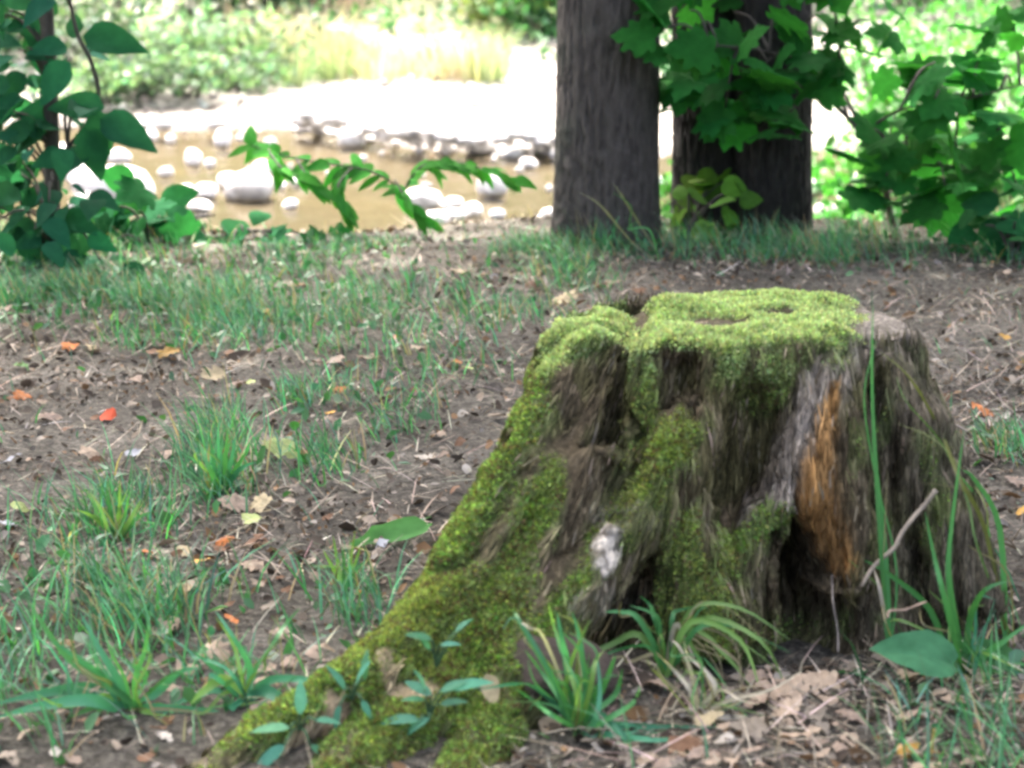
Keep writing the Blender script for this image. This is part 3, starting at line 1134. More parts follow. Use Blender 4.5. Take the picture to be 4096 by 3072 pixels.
# --- left sapling with pointed oval leaves
D0 = 6.55
cl = []
tries = 0
poly_left = [(0, 0, 60), (32, 0, 42), (20, 40, 40), (15, 130, 45), (55, 125, 32), (22, 190, 45), (48, 180, 26), (22, 240, 42), (60, 250, 34), (40, 270, 36), (95, 255, 20), (25, 215, 45), (75, 235, 30), (12, 95, 34), (8, 160, 36)]
for cx, cy, rr in poly_left:
    for _ in range(max(2, int(rr / 13))):
        cl.append(P(cx + random.gauss(0, rr * .5), cy + random.gauss(0, rr * .45), D0 + random.gauss(0, .18)))
lb = G(48, 262)
s1 = [lb, P(52, 190, D0), P(50, 90, D0), P(46, 0, D0), P(44, -80, D0)]
s2 = [P(50, 170, D0), P(96, 108, D0), P(91, 62, D0), P(78, 36, D0), P(70, 0, D0), P(66, -40, D0)]
left_sap = sapling('sapling', 'dark leafy sapling with large pointed oval leaves by the left edge', 'sapling', lb, [(s1, .028, .018), (s2, .008, .005)], cl, LEAF_OV, (.018, .095, .050), .118, (5, 7), .07)
for (px, py, dx, dy, s, dd) in [(83, 36, 1, -.12, .19, 6.4), (100, 118, .9, -.42, .19, 6.4), (85, 125, .3, -1, .17, 6.4), (70, 62, -.6, -.7, .16, 6.4), (105, 108, -.9, .1, .17, 6.5), (98, 110, .1, -.9, .16, 6.45)]:
    add_leaf(left_sap, LEAF_OV, P(px, py, dd), (dx, -.12, dy), (0.1, -.75, .6), s, (.017, .085, .045))

# --- maple sapling on the right
D1 = 7.2
mb = G(893, 226)
stems = [([mb, P(880, 170, D1), P(862, 135, D1), P(848, 118, D1)], .012, .009),
         ([P(848, 118, D1), P(835, 105, D1), P(822, 90, D1), P(800, 60, D1)], .007, .005),
         ([P(848, 118, D1), P(842, 104, D1), P(833, 94, D1), P(828, 70, D1)], .006, .004),
         ([P(862, 135, D1), P(853, 112, D1), P(842, 88, D1), P(838, 60, D1), P(850, 0, D1)], .006, .004),
         ([P(800, 60, D1), P(760, 50, D1 - .1), P(710, 45, D1 - .2)], .005, .003),
         ([P(862, 135, D1), P(900, 110, D1 - .1), P(960, 100, D1 - .2), P(1020, 85, D1 - .2)], .006, .003),
         ([P(872, 155, D1), P(920, 165, D1 - .1), P(1000, 165, D1 - .1)], .005, .003)]
cpx = [(700, 25), (735, 12), (775, 10), (815, 15), (690, 55), (728, 60), (768, 62), (808, 55), (842, 40), (672, 68), (700, 88), (725, 108), (752, 98), (785, 88), (790, 112), (702, 92), (835, 60), (690, 10), (660, 30),
       (862, 128), (896, 112), (935, 98), (978, 62), (1012, 85), (1000, 128), (960, 142), (918, 160), (886, 176), (945, 186), (985, 176), (1018, 160), (905, 138), (935, 62), (1012, 30), (940, 205), (880, 200), (985, 205), (960, 105), (1020, 195), (870, 20), (830, 5), (975, 95)]
cl = [P(a, b, D1 - .15 + random.gauss(0, .12)) for a, b in cpx]
maple = sapling('maple_sapling', 'maple sapling with thin dark leaning stem and lobed leaves at the right', 'sapling', mb, stems, cl, LEAF_MA, (.026, .150, .030), .15, (3, 4), .055, (0, -.5, .85), -.16)

# --- seedling with long leaflets in front of the river
D2 = 7.3
sb = G(417, 246)
rt = empty('seedling', sb, 'bright green seedling with loose horizontal sprays of leaflets before the brown river', 'seedling')
for line in ([sb, P(419, 222, D2), P(403, 192, D2), P(372, 172, D2), P(330, 164, D2), P(290, 157, D2), P(252, 146, D2)], [P(403, 192, D2), P(422, 166, D2 - .1), P(455, 164, D2 - .15), P(488, 170, D2 - .2), P(512, 180, D2 - .2)],
             [P(352, 168, D2), P(338, 186, D2 - .1), P(346, 212, D2 - .15)], [P(296, 158, D2), P(312, 182, D2 - .1), P(338, 200, D2 - .1)], [P(268, 150, D2), P(282, 168, D2 - .1), P(306, 178, D2 - .1)], [P(395, 180, D2), P(410, 205, D2 - .1), P(425, 218, D2 - .1)]):
    sp_ = smooth_path(line, 8)
    v, q, t = tube(sp_, np.linspace(.0045, .002, len(sp_)), 6)
    link('stem', mesh_np('stem', v - sb, [q, t], M['bark'], None, True), rt)
    start = 14 if line[0] is sb else 2
    for k in range(start, len(sp_), 2):
        dv = sp_[min(k + 1, len(sp_) - 1)] - sp_[k - 1]
        dv /= np.linalg.norm(dv)
        for sg in (-1, 1):
            if random.random() < .12: continue
            sd_ = np.array([dv[2] * .3, 1, -dv[0] * .55]) * sg
            add_leaf(rt, LEAF_LA + LEAF_OV[:1], sp_[k], dv * .75 + sd_ * .55 + np.array([random.gauss(0, .25), 0, -.22 + random.gauss(0, .2)]), (random.gauss(0, .3), -.6, .8), random.uniform(.06, .105), (.045, .20, .035))

# --- dark shrub hanging over the bank at the lower left
kb = G(150, 262)
stems = [([kb, P(150, 230, 7.25), P(140, 205, 7.2), P(128, 195, 7.2)], .008, .004), ([P(150, 230, 7.25), P(185, 220, 7.2), P(215, 215, 7.2)], .006, .003), ([kb, P(200, 240, 7.2), P(240, 235, 7.15)], .006, .003)]
cpx = [(118, 206), (138, 212), (152, 206), (128, 224), (160, 224), (180, 230), (205, 236), (222, 240), (200, 248), (244, 240), (232, 250), (260, 248), (170, 250), (150, 245), (280, 250), (108, 245), (120, 255), (300, 252), (330, 248)]
cl = [P(a, b, 7.1 + random.gauss(0, .08)) for a, b in cpx]
sapling('shrub', 'low dark green shrub overhanging the bank before the white boulders', 'shrub', kb, stems, cl, LEAF_BR + LEAF_MA[:1], (.020, .115, .04), .12, (3, 4), .04, (0, -.7, .65), -.15)

# --- little plant in the gap between the trunks
tb = G(690, 243)
stems = [([tb, P(690, 225, 7.3), P(702, 200, 7.3), P(718, 185, 7.3)], .004, .002), ([P(695, 215, 7.3), P(680, 200, 7.3)], .003, .002)]
cl = [P(a, b, 7.25 + random.gauss(0, .06)) for a, b in [(700, 182), (722, 184), (738, 190), (688, 196), (705, 200), (678, 212), (715, 205), (694, 222), (668, 205), (676, 228)]]
sapling('seedling', 'small seedling with leaves painted sunlit yellow-green in the gap between the tree trunks', 'seedling', tb, stems, cl, LEAF_BR, (.085, .19, .035), .09, (2, 3), .03, (0, -.7, .6), -.3)  # yellow sunlight on these leaves is put into their colour

# --- dark bush at the right edge of the crest
rb_ = G(1012, 262)
stems = [([rb_, P(1010, 240, 6.9), P(1005, 220, 6.9)], .008, .004), ([rb_, P(1024, 235, 6.9), P(1035, 220, 6.9)], .006, .003)]
cl = [P(a, b, 6.85 + random.gauss(0, .07)) for a, b in [(985, 225), (1000, 218), (1015, 222), (1005, 238), (1022, 240), (1012, 252), (1030, 225), (1024, 258)]]
sapling('shrub', 'small dark bush on the crest at the right edge under the maple', 'shrub', rb_, stems, cl, LEAF_BR, (.022, .12, .04), .12, (3, 4), .04)

# ================================================================== GRASS
blobs = [(60, 290, 130, 38, 1.0, .09), (200, 300, 120, 42, .85, .09), (330, 318, 110, 36, .36, .07), (470, 300, 90, 40, .26, .07), (430, 365, 70, 24, .24, .06), (540, 270, 60, 25, .4, .09),
         (540, 243, 60, 10, .7, .06), (620, 245, 75, 12, .65, .11), (750, 250, 80, 12, .6, .10), (860, 252, 70, 16, .5, .11), (1000, 240, 40, 25, .5, .1), (330, 252, 80, 10, .5, .05), (450, 250, 60, 8, .4, .04),
         (220, 468, 32, 36, .9, .12), (325, 462, 70, 30, .32, .09), (305, 405, 24, 12, .8, .07), (380, 418, 55, 26, .4, .07), (340, 400, 40, 20, .4, .07),
         (120, 520, 60, 32, .7, .10), (60, 585, 90, 36, 1.0, .11), (150, 610, 85, 36, .9, .11), (30, 690, 90, 60, .5, .11), (200, 690, 110, 50, .7, .09), (290, 640, 50, 26, .35, .10), (350, 620, 40, 40, .55, .1),
         (960, 690, 80, 60, .4, .12), (1010, 448, 28, 20, .9, .07), (930, 760, 60, 30, .3, .12), (700, 765, 100, 14, .08, .10), (1000, 760, 50, 30, .5, .12), (700, 660, 50, 18, .25, .09)]
NG = 300000
gx = rng.uniform(-2.3, 2.6, NG)
gy = 2.35 + (7.75 - 2.35) * rng.random(NG) ** 0.9
gzv = height(gx, gy)
ppx, ppy = proj(np.stack([gx, gy, gzv], 1))
den = np.full(NG, .006)
hh = np.full(NG, .05)
for (bx, by, rx, ry, wt, bh) in blobs:
    k = wt * np.exp(-(((ppx - bx) / rx) ** 2 + ((ppy - by) / ry) ** 2) ** 1.3)
    hh = np.where(k > den, bh, hh)
    den = np.maximum(den, k)
patch = fbm(np.stack([gx * 5, gy * 5, gx * 0], 1), 3, 101)
den = den * (.10 + 1.1 * sstep(.40, .60, patch))
outside = (ppx < -40) | (ppx > 1070)
den = np.where(outside, .10 * sstep(.4, .6, patch), den)
keep = rng.random(NG) < den * .72
keep &= np.array([not in_stump(a, b) for a, b in zip(gx, gy)])
keep &= ~((np.abs(ppx - 918) < 52) & (np.abs(ppy - 690) < 42) & (rng.random(NG) < .8))
keep &= ((gx - .312) ** 2 + (gy - 7.3) ** 2 > .04)
gx, gy, gzv, hh, patch = gx[keep], gy[keep], gzv[keep], hh[keep], patch[keep]
n = len(gx)
hgt = hh * rng.uniform(.45, 1.35, n)
cg = vary((.066, .215, .100), n, .35, .18)
dry = rng.random(n) < .13
cg[dry] = vary((.30, .25, .13), dry.sum(), .2, .08)
v, q, c = make_blades(np.stack([gx, gy, gzv - .004], 1), hgt, rng.normal(math.pi * .9, 1.3, n), rng.uniform(.05, .6, n), rng.uniform(.2, 1.3, n), rng.uniform(.0022, .0048, n), cg)
tag(link('grass', mesh_np('grass', v, q, M['grass'], c)), 'short patchy woodland grass growing through the bare dirt', 'grass', kind='stuff')

# small ground weeds between the grass
NW = 5200
wx = rng.uniform(-2.3, 2.6, NW * 6); wy = rng.uniform(2.4, 7.6, NW * 6)
wz = height(wx, wy)
wpx, wpy = proj(np.stack([wx, wy, wz], 1))
den = np.full(len(wx), .01)
for (bx, by, rx, ry, wt, bh) in blobs:
    den = np.maximum(den, wt * np.exp(-(((wpx - bx) / rx) ** 2 + ((wpy - by) / ry) ** 2) ** 1.3))
keep = (rng.random(len(wx)) < den * .6) & np.array([not in_stump(a, b) for a, b in zip(wx, wy)])
cpts = np.stack([wx, wy, wz + rng.uniform(.004, .035, len(wx))], 1)[keep]
v, q, c = leaf_cards(cpts, rng.uniform(.015, .04, len(cpts)), vary((.045, .14, .06), len(cpts), .25, .12), asp=.6, flat=1.2)
tag(link('weeds', mesh_np('weeds', v, q, M['grass'], c)), 'tiny leafy ground weeds mixed into the grass', 'weeds', kind='stuff')

# ================================================================== LITTER
NL = 120000
lx = rng.uniform(-2.2, 2.5, NL); ly = 2.35 + 5.3 * rng.random(NL) ** 1.15
pt = fbm(np.stack([lx * 2.2, ly * 2.2, lx * 0], 1), 3, 111)
lpx, lpy = proj(np.stack([lx, ly, height(lx, ly)], 1))
front_right = np.exp(-(((lpx - 800) / 190) ** 2 + ((lpy - 715) / 70) ** 2))
keep = rng.random(NL) < (.30 + .5 * sstep(.4, .6, pt) + .6 * front_right)
lx, ly = lx[keep], ly[keep]
keep = np.array([not in_stump(a, b) for a, b in zip(lx, ly)])
lx, ly = lx[keep], ly[keep]
n = len(lx)
lz = height(lx, ly) + rng.uniform(.002, .008, n)
pal = np.array([(.20, .165, .12), (.26, .22, .17), (.12, .10, .075), (.22, .205, .175), (.05, .04, .03), (.33, .29, .23), (.20, .125, .065), (.07, .055, .04)])
cl_ = pal[rng.integers(0, len(pal), n)] * np.exp(rng.normal(0, .2, (n, 1)))
az = rng.uniform(0, 2 * math.pi, n)
sz = rng.uniform(.005, .016, n) * np.exp(rng.normal(0, .45, n))
d = np.stack([np.cos(az), np.sin(az), rng.normal(.2, .5, n)], 1)
d /= np.linalg.norm(d, axis=1)[:, None]
nn = np.stack([rng.normal(0, .9, n), rng.normal(0, .9, n), np.ones(n)], 1)
s = np.cross(d, nn); s /= np.linalg.norm(s, axis=1)[:, None]
up = np.cross(s, d)
asp = rng.uniform(.2, .8, n)[:, None]
c0 = np.stack([lx, ly, lz], 1)
L, W, U = d * sz[:, None], s * sz[:, None] * asp * .5, up * sz[:, None] * .2
V = np.stack([c0 - L * .5, c0 + W + U - L * .1, c0 + W * .6 + U + L * .3, c0 + L * .55 + U * .5, c0 - W * .8 + U * .4 + L * .25, c0 - W + U * .4 - L * .15], 1).reshape(-1, 3)
base = (np.arange(n) * 6)[:, None]
q = np.concatenate([base + [[0, 1, 2, 3]], base + [[0, 3, 4, 5]]], 0)
tag(link('leaf_litter', mesh_np('leaf_litter', V, q, M['litter'], np.repeat(cl_[:, None, :], 6, 1).reshape(-1, 3))), 'crumbled brown leaf litter scattered over the dirt', 'leaf litter', kind='stuff')

# dead grass stalks lying flat
NS = 52000
lx = rng.uniform(-2.2, 2.5, NS); ly = 2.35 + 5.2 * rng.random(NS) ** 1.2
pt = fbm(np.stack([lx * 3, ly * 3, lx * 0], 1), 3, 121)
lpx, lpy = proj(np.stack([lx, ly, height(lx, ly)], 1))
front_right = np.maximum(np.exp(-(((lpx - 800) / 230) ** 2 + ((lpy - 710) / 80) ** 2)), .8 * np.exp(-(((lpx - 980) / 60) ** 2 + ((lpy - 400) / 90) ** 2)))
keep = (rng.random(NS) < .07 + .22 * sstep(.45, .65, pt) + .6 * front_right) & np.array([not in_stump(a, b) for a, b in zip(lx, ly)])
lx, ly = lx[keep], ly[keep]; n = len(lx)
v, q, c = make_blades(np.stack([lx, ly, height(lx, ly) + .003], 1), rng.uniform(.025, .10, n), rng.uniform(0, 6.28, n), rng.uniform(.95, 1.5, n), rng.uniform(-.1, .5, n), rng.uniform(.0012, .0036, n), vary((.36, .32, .25), n, .4, .06))
tag(link('dead_stalks', mesh_np('dead_stalks', v, q, M['litter'], c)), 'dry beige grass stalks lying flat over the dirt', 'dead grass', kind='stuff')

# ================================================================== SINGLE GRASS TUFTS
def one_blade(pts, w0, name='blade'):
    pts = smooth_path(pts, 4)
    n = len(pts)
    tan = np.gradient(pts, axis=0)
    tan /= np.linalg.norm(tan, axis=1)[:, None]
    view = pts - np.array([0, 0, CAM_H])
    side = np.cross(tan, view + rng.normal(0, .6, 3))
    side /= np.linalg.norm(side, axis=1)[:, None]
    nor = np.cross(side, tan)
    V, Q = [], []
    for i in range(n):
        t = i / (n - 1)
        ww = w0 * .5 * (min(1, .55 + t * 2)) * (1 - t ** 2.2) + .0002
        V += [pts[i] - side[i] * ww, pts[i] + nor[i] * ww * .35, pts[i] + side[i] * ww]
    for i in range(n - 1):
        a = 3 * i
        Q += [(a, a + 1, a + 4, a + 3), (a + 1, a + 2, a + 5, a + 4)]
    return np.array(V), np.array(Q)


GREEN, PALE, DRYC, TEAL = (.08, .27, .09), (.18, .33, .09), (.50, .45, .36), (.07, .27, .15)


def tuft(label, bx, by, blades, cat='grass tuft', name='grass_tuft'):
    b = G(bx, by)
    b[2] -= .005
    root = empty(name, b, label, cat, 'grass tufts around the stump')
    extra = []
    for k in range(int(len(blades) * 1.3)):
        pts, wpx, colr = random.choice(blades)
        sc_ = random.uniform(.45, 1.0)
        extra.append(([(bx + (x - bx) * sc_ + random.gauss(0, 9), by + (y - by) * sc_ + random.gauss(0, 7)) for x, y in pts], max(1.6, wpx * random.uniform(.3, .6)), random.choice([GREEN, PALE, TEAL, (.30, .27, .15), (.20, .24, .08)])))
    for item in blades + extra:
        pts, wpx, colr = item
        P3 = [b + np.array([rng.normal(0, .008), rng.normal(0, .008), 0])]
        for k, (x, y) in enumerate(pts):
            dd = b[1] + rng.normal(0, .03) - .04 * (k + 1) / len(pts)
            P3.append(P(x, y, dd))
        for p in P3[1:]:
            p[2] = max(p[2], gz(p[0], p[1]) + .006)
        v, q = one_blade(np.array(P3), wpx * mpp(b[1]))
        o = link('blade', mesh_np('blade', v - b, q, M['leafblade'], None, True), root)
        k = math.exp(random.gauss(0, .15))
        o.color = (*[c * k for c in colr], 1)
    return root


M['leafblade'] = leafy('tuft_blade', 'Obj', .3, .42, .4, .12)
tuft('tall green grass tuft in front of the dark rock at the stump foot', 578, 728, [
    ([(548, 670), (520, 622), (514, 612)], 7, GREEN), ([(568, 670), (562, 640), (557, 612)], 8, TEAL), ([(585, 690), (580, 640), (572, 612)], 7, TEAL), ([(560, 700), (540, 670), (525, 650)], 5, GREEN), ([(590, 690), (596, 660), (608, 648)], 6, PALE),
    ([(602, 690), (612, 665), (616, 655)], 6, GREEN), ([(610, 700), (620, 682), (622, 668)], 6, GREEN), ([(595, 720), (600, 690), (596, 650)], 6, TEAL), ([(620, 712), (635, 700), (640, 685)], 6, GREEN), ([(540, 690), (515, 684), (478, 690)], 6, TEAL),
    ([(552, 715), (532, 700), (515, 688)], 5, GREEN), ([(600, 740), (650, 748), (720, 765)], 8, TEAL), ([(610, 735), (660, 740), (690, 750)], 7, TEAL), ([(580, 750), (590, 775), (600, 800)], 8, TEAL), ([(565, 700), (572, 660), (590, 620)], 6, PALE),
    ([(545, 640), (530, 628), (517, 620)], 3, DRYC), ([(588, 700), (582, 655), (560, 630)], 5, GREEN), ([(575, 690), (555, 630), (548, 600)], 4, PALE)])
tuft('arching yellow-green grass tuft growing out of the stump base', 668, 674, [
    ([(690, 622), (740, 640), (760, 690)], 7, PALE), ([(700, 618), (760, 640), (785, 700)], 6, PALE), ([(690, 628), (730, 660), (750, 730)], 6, PALE), ([(640, 620), (620, 612), (605, 612)], 6, GREEN), ([(640, 635), (610, 645), (570, 660), (500, 672)], 7, PALE),
    ([(655, 620), (650, 605), (640, 596)], 5, GREEN), ([(695, 630), (730, 625), (760, 640)], 6, GREEN), ([(672, 620), (680, 610), (700, 606)], 5, GREEN), ([(685, 640), (705, 670), (720, 720)], 4, PALE), ([(675, 625), (685, 640), (695, 660)], 5, DRYC), ([(660, 625), (650, 612), (630, 606)], 5, GREEN), ([(690, 610), (740, 608), (790, 640)], 5, PALE)])
tuft('broad strap-leaved grass tuft spreading flat near the lower left corner', 128, 706, [
    ([(95, 690), (50, 692), (-10, 705)], 16, TEAL), ([(90, 700), (40, 706), (-10, 720)], 14, TEAL), ([(105, 680), (80, 660), (52, 640)], 9, TEAL), ([(118, 680), (100, 650), (80, 612)], 10, TEAL), ([(112, 688), (70, 660), (40, 620), (28, 600)], 8, GREEN),
    ([(160, 690), (180, 672), (200, 668)], 9, TEAL), ([(160, 710), (200, 710), (220, 730)], 9, TEAL), ([(150, 730), (165, 750), (175, 770)], 7, GREEN), ([(100, 730), (85, 750), (70, 762)], 7, GREEN), ([(135, 680), (145, 650), (148, 625)], 6, GREEN)])
tuft('blue-green strap-leaved tuft with one long blade bending right beside the mossy root', 245, 700, [
    ([(262, 690), (285, 700), (305, 740), (325, 790)], 13, TEAL), ([(225, 680), (205, 690), (190, 705)], 12, PALE), ([(270, 680), (310, 680), (345, 688)], 9, TEAL), ([(235, 690), (215, 668), (190, 650)], 9, TEAL), ([(250, 670), (235, 640), (215, 610)], 7, TEAL), ([(255, 670), (275, 640), (285, 625), (300, 608)], 7, GREEN), ([(230, 715), (265, 735), (285, 760)], 7, TEAL), ([(215, 700), (180, 715), (160, 730)], 7, TEAL), ([(275, 720), (320, 718), (360, 728)], 6, TEAL)])
tuft('leafy green tuft in the dirt left of the stump', 222, 492, [([(222 + dx * .5, 470), (222 + dx, 470 - h)], 6, c) for dx, h, c in [(-34, 14, TEAL), (-24, 30, GREEN), (-14, 42, TEAL), (-4, 48, TEAL), (6, 44, GREEN), (14, 36, TEAL), (26, 20, GREEN), (34, 8, TEAL), (0, 30, GREEN)]])
tuft('pale bright green tuft in the left grass below the bare dirt', 118, 540, [([(118 + dx * .5, 520), (118 + dx, 520 - h)], 5, c) for dx, h, c in [(-40, 10, PALE), (-26, 26, PALE), (-12, 34, GREEN), (2, 42, PALE), (12, 30, GREEN), (24, 22, PALE), (34, 8, GREEN)]])
tuft('tall thin grass blades crossing the right side of the stump', 962, 668, [
    ([(945, 600), (935, 560), (925, 512)], 6, GREEN), ([(950, 590), (950, 540), (964, 430)], 7, GREEN), ([(930, 610), (890, 575), (864, 560)], 7, GREEN), ([(970, 620), (985, 590), (1012, 580)], 7, GREEN), ([(940, 640), (900, 620), (885, 625)], 5, PALE),
    ([(975, 650), (1010, 660), (1040, 690)], 7, GREEN), ([(955, 660), (960, 700), (985, 750)], 6, PALE), ([(985, 655), (1005, 640), (1040, 615)], 7, GREEN), ([(950, 660), (920, 690), (912, 710)], 6, GREEN), ([(980, 670), (1000, 700), (1015, 740)], 7, GREEN), ([(985, 690), (1020, 720), (1040, 730)], 6, TEAL)])
tuft('one very tall thin grass blade standing before the orange streak side of the stump', 892, 662, [([(888, 640), (885, 600), (880, 540), (873, 420), (873, 310)], 5, GREEN), ([(886, 560), (876, 470), (872, 380), (873, 305)], 5, GREEN), ([(880, 590), (870, 560)], 4, DRYC)])
tuft('long bent brown-green grass blade arching over the right of the stump', 1008, 645, [([(985, 530), (960, 480), (940, 430), (910, 378), (880, 352)], 4, (.16, .18, .06)), ([(985, 520), (960, 475)], 5, GREEN), ([(1000, 530), (975, 480), (962, 470)], 6, GREEN)])
tuft('loose green tuft beside the big flat green leaf left of the stump', 345, 585, [([(345 + dx * .5, 570), (345 + dx, 570 - h)], 5, c) for dx, h, c in [(-22, 20, PALE), (-12, 34, PALE), (10, 40, PALE), (16, 26, PALE), (22, 10, GREEN), (-2, 24, GREEN)]])
tuft('thin dry seed stalks leaning in front of the single grey trunk', 660, 262, [([(640, 225), (622, 196), (612, 182)], 1.6, (.20, .22, .12)), ([(630, 240), (600, 205), (578, 192)], 1.6, (.22, .22, .14))])
tuft('dry white bent stalks in the litter before the stump', 700, 712, [([(690, 690), (672, 668), (655, 652)], 5, (.6, .55, .45)), ([(715, 690), (706, 672), (688, 655), (684, 640)], 5, (.6, .55, .45)), ([(740, 720), (775, 738), (800, 770)], 5, (.6, .55, .45)), ([(690, 730), (705, 750), (708, 775)], 4, (.6, .55, .45)), ([(730, 700), (770, 690), (800, 672)], 4, DRYC), ([(690, 668), (680, 648), (672, 640)], 4, DRYC), ([(730, 715), (760, 745), (790, 775)], 4, DRYC), ([(720, 690), (740, 700), (760, 740)], 3, DRYC), ([(665, 680), (655, 665), (640, 660)], 3, DRYC), ([(680, 720), (700, 740), (720, 770)], 3, DRYC)])

# --- broad leaf plant at the lower right
bp_ = G(962, 668)
LEAF_FOLD = [leaf_shape('leaf', M['leaf'], 'broad', .45, .25, .1, 61, .07)]
rt = empty('broadleaf_plant', bp_, 'low plant with one broad glossy green leaf right of the stump base', 'plant')
add_leaf(rt, LEAF_FOLD, P(956, 662, bp_[1] - .10), (-1, -.10, .26), (.15, -.7, .7), (.085, .125, .12), (.09, .28, .14))
add_leaf(rt, LEAF_BR, P(962, 664, bp_[1] - .02), (.8, .3, .2), (0, -.5, .9), .09, (.05, .15, .05))
add_leaf(rt, LEAF_LA, P(962, 660, bp_[1] - .02), (.2, -.3, -.5), (0, -.7, .6), .08, (.08, .2, .05))
# --- big fallen-looking fresh leaf beside the root
bl = G(388, 555)
o = link('fallen_leaf', leaf_shape('leaf', M['leaf'], 'ovate', .42, -.12, .25, 77, .09))
orient(o, P(432, 524, bl[1] + .10), (-1, -.42, -.26), (.1, -.35, .9), (.105, .165, .12))
o.color = (.10, .27, .085, 1)
tag(o, 'big light green fresh leaf lying against the left root of the stump', 'leaf')

# --- blue-green weeds in front of the roots
def weed(label, bx, by, leaves, colr):
    b = P(bx, by, surf_d(bx, by) - .004)
    rt = empty('weed', b, label, 'weed', 'weeds growing over the mossy root')
    acc = Acc()
    for (x, y, dx, dz, s) in leaves:
        p = P(x, y, min(surf_d(x, y), b[1]) - .02)
        p[2] = max(p[2], gz(p[0], p[1]) + .01)
        acc.add(*tube(smooth_path([b, (b + p) / 2 + np.array([0, 0, .01]), p], 3), np.full(7, .0015), 5))
        add_leaf(rt, LEAF_LA, p, (dx + random.gauss(0, .2), random.gauss(-.15, .3), dz + random.gauss(0, .2)), (random.gauss(.1, .3), -.35, .9), s * random.uniform(.55, .95), colr)
    st = link('stem', acc.mesh('stem', M['stick'], off=b), rt)
    st.color = (.06, .14, .06, 1)


BT = (.10, .28, .18)
weed('blue-green weed with a ring of narrow leaves at the centre of the mossy root', 428, 722, [(432, 695, -.9, .5, .05), (440, 692, .5, .5, .05), (450, 690, .9, .25, .07), (425, 700, -.9, -.1, .05), (420, 720, -1, .05, .085), (430, 718, -.8, -.3, .06), (440, 705, 1, .15, .06), (425, 690, -.2, .9, .045)], BT)
weed('small upright weed with paired leaves higher on the mossy root', 436, 668, [(430, 650, -.25, .95, .045), (440, 645, .9, .05, .05), (432, 640, -1, .15, .045), (455, 632, .5, .7, .05), (470, 622, -.2, .9, .05)], BT)
weed('pale small-leaved weed beside the bare strip of root', 352, 700, [(345, 690, -.5, .8, .05), (356, 685, .4, .9, .05), (362, 700, .5, -.5, .05), (340, 705, -.6, -.5, .05), (365, 680, .2, .9, .06)], BT)
weed('weed with long low leaves at the bottom left of the mossy root', 300, 730, [(290, 728, -1, .05, .09), (285, 745, -.9, -.3, .06), (310, 745, .7, -.5, .07), (300, 715, -.3, .8, .06), (315, 720, 1, .2, .06)], BT)

# ================================================================== ROCK, STICKS
def rock_mesh(name, seed, sub=3, rough=.35, flat=.75):
    bm = bmesh.new()
    bmesh.ops.create_icosphere(bm, subdivisions=sub, radius=.5)
    v = np.array([x.co[:] for x in bm.verts])
    d = v / np.linalg.norm(v, axis=1)[:, None]
    k = 1 + rough * (fbm(d * 1.3 + seed * 3.1, 3, seed) - .5) * 2 + .10 * (fbm(d * 4 + seed, 3, seed + 5) - .5)
    v = v * k[:, None]
    # a few broken facets
    r = np.random.default_rng(seed)
    for _ in range(5):
        nrm = r.normal(0, 1, 3); nrm /= np.linalg.norm(nrm)
        h = v @ nrm
        lim = r.uniform(.36, .46)
        v -= np.clip(h - lim, 0, None)[:, None] * nrm * .8
    for i, x in enumerate(bm.verts):
        x.co = v[i]
    me = bpy.data.meshes.new(name)
    bm.to_mesh(me); bm.free()
    me.polygons.foreach_set('use_smooth', np.ones(len(me.polygons), dtype=bool))
    me.materials.append(M['stone'])
    return me


rk = G(548, 728)
o = link('rock', rock_mesh('rock', 91, 4, .25))
o.location = rk + np.array([-.005, .075, .04])
o.scale = (.20, .14, .125)
o.rotation_euler = (.1, .1, .15)
o.color = (.055, .042, .031, 1)
tag(o, 'dark brown rounded rock at the foot of the mossy root', 'rock')


def stick(label, p0, p1, r0, r1, colr, name='stick', nodes=6, seed=1):
    r = np.random.default_rng(seed)
    p0, p1 = np.array(p0), np.array(p1)
    pts = [p0 + (p1 - p0) * t + r.normal(0, .006, 3) * .55 * (0 < t < 1) for t in np.linspace(0, 1, nodes)]
    s = smooth_path(pts, 3)
    rad = np.linspace(r0, r1, len(s)) * (1 + r.normal(0, .08, len(s)))
    v, q, t = tube(s, rad, 8)
    o = link(name, mesh_np(name, v - p0, [q, t], M['stick'], None, True))
    o.location = p0
    o.color = (*colr, 1)
    return tag(o, label, 'stick')


ws = G(866, 590)
stick('straight pale grey stick leaning against the right side of the stump', P(862, 586, 3.02), P(936, 490, 3.06), .0030, .0036, (.27, .235, .18), nodes=8, seed=6)
stick('short tan twig lying low beside the broad green leaf', P(888, 618, 3.0), P(926, 602, 3.02), .0022, .0016, (.34, .25, .18), seed=2)
stick('small pale twig lying on the moss of the stump top', P(750, 322, 3.36), P(758, 330, 3.30), .004, .003, (.50, .38, .28), nodes=3, seed=3)
stick('thin grey curved twig standing before the dark hollow of the stump', P(838, 652, 2.98), P(832, 575, 3.0), .0015, .0008, (.26, .23, .2), seed=9)

# ================================================================== SINGLE FALLEN LEAVES
DEAD = {k: [leaf_shape('leaf', M['dead'], k, .35, -.2, .4, 40 + i, .10) for i in range(3)] + [leaf_shape('leaf', M['dead'], k, -.15, .5, -.3, 50 + i, .12) for i in range(2)] for k in ('ovate', 'maple', 'oak')}
for k in DEAD:
    for m in DEAD[k]:
        m.name = 'dead_leaf'
CC = dict(red=(.50, .085, .035), orange=(.48, .18, .06), amber=(.50, .30, .07), tan=(.40, .32, .235), pink=(.33, .26, .20), grey=(.24, .21, .165), blue=(.30, .32, .35), cream=(.46, .39, .24), white=(.46, .43, .36), brown=(.17, .10, .06), green=(.12, .27, .09), lime=(.36, .44, .17), ochre=(.36, .23, .07))


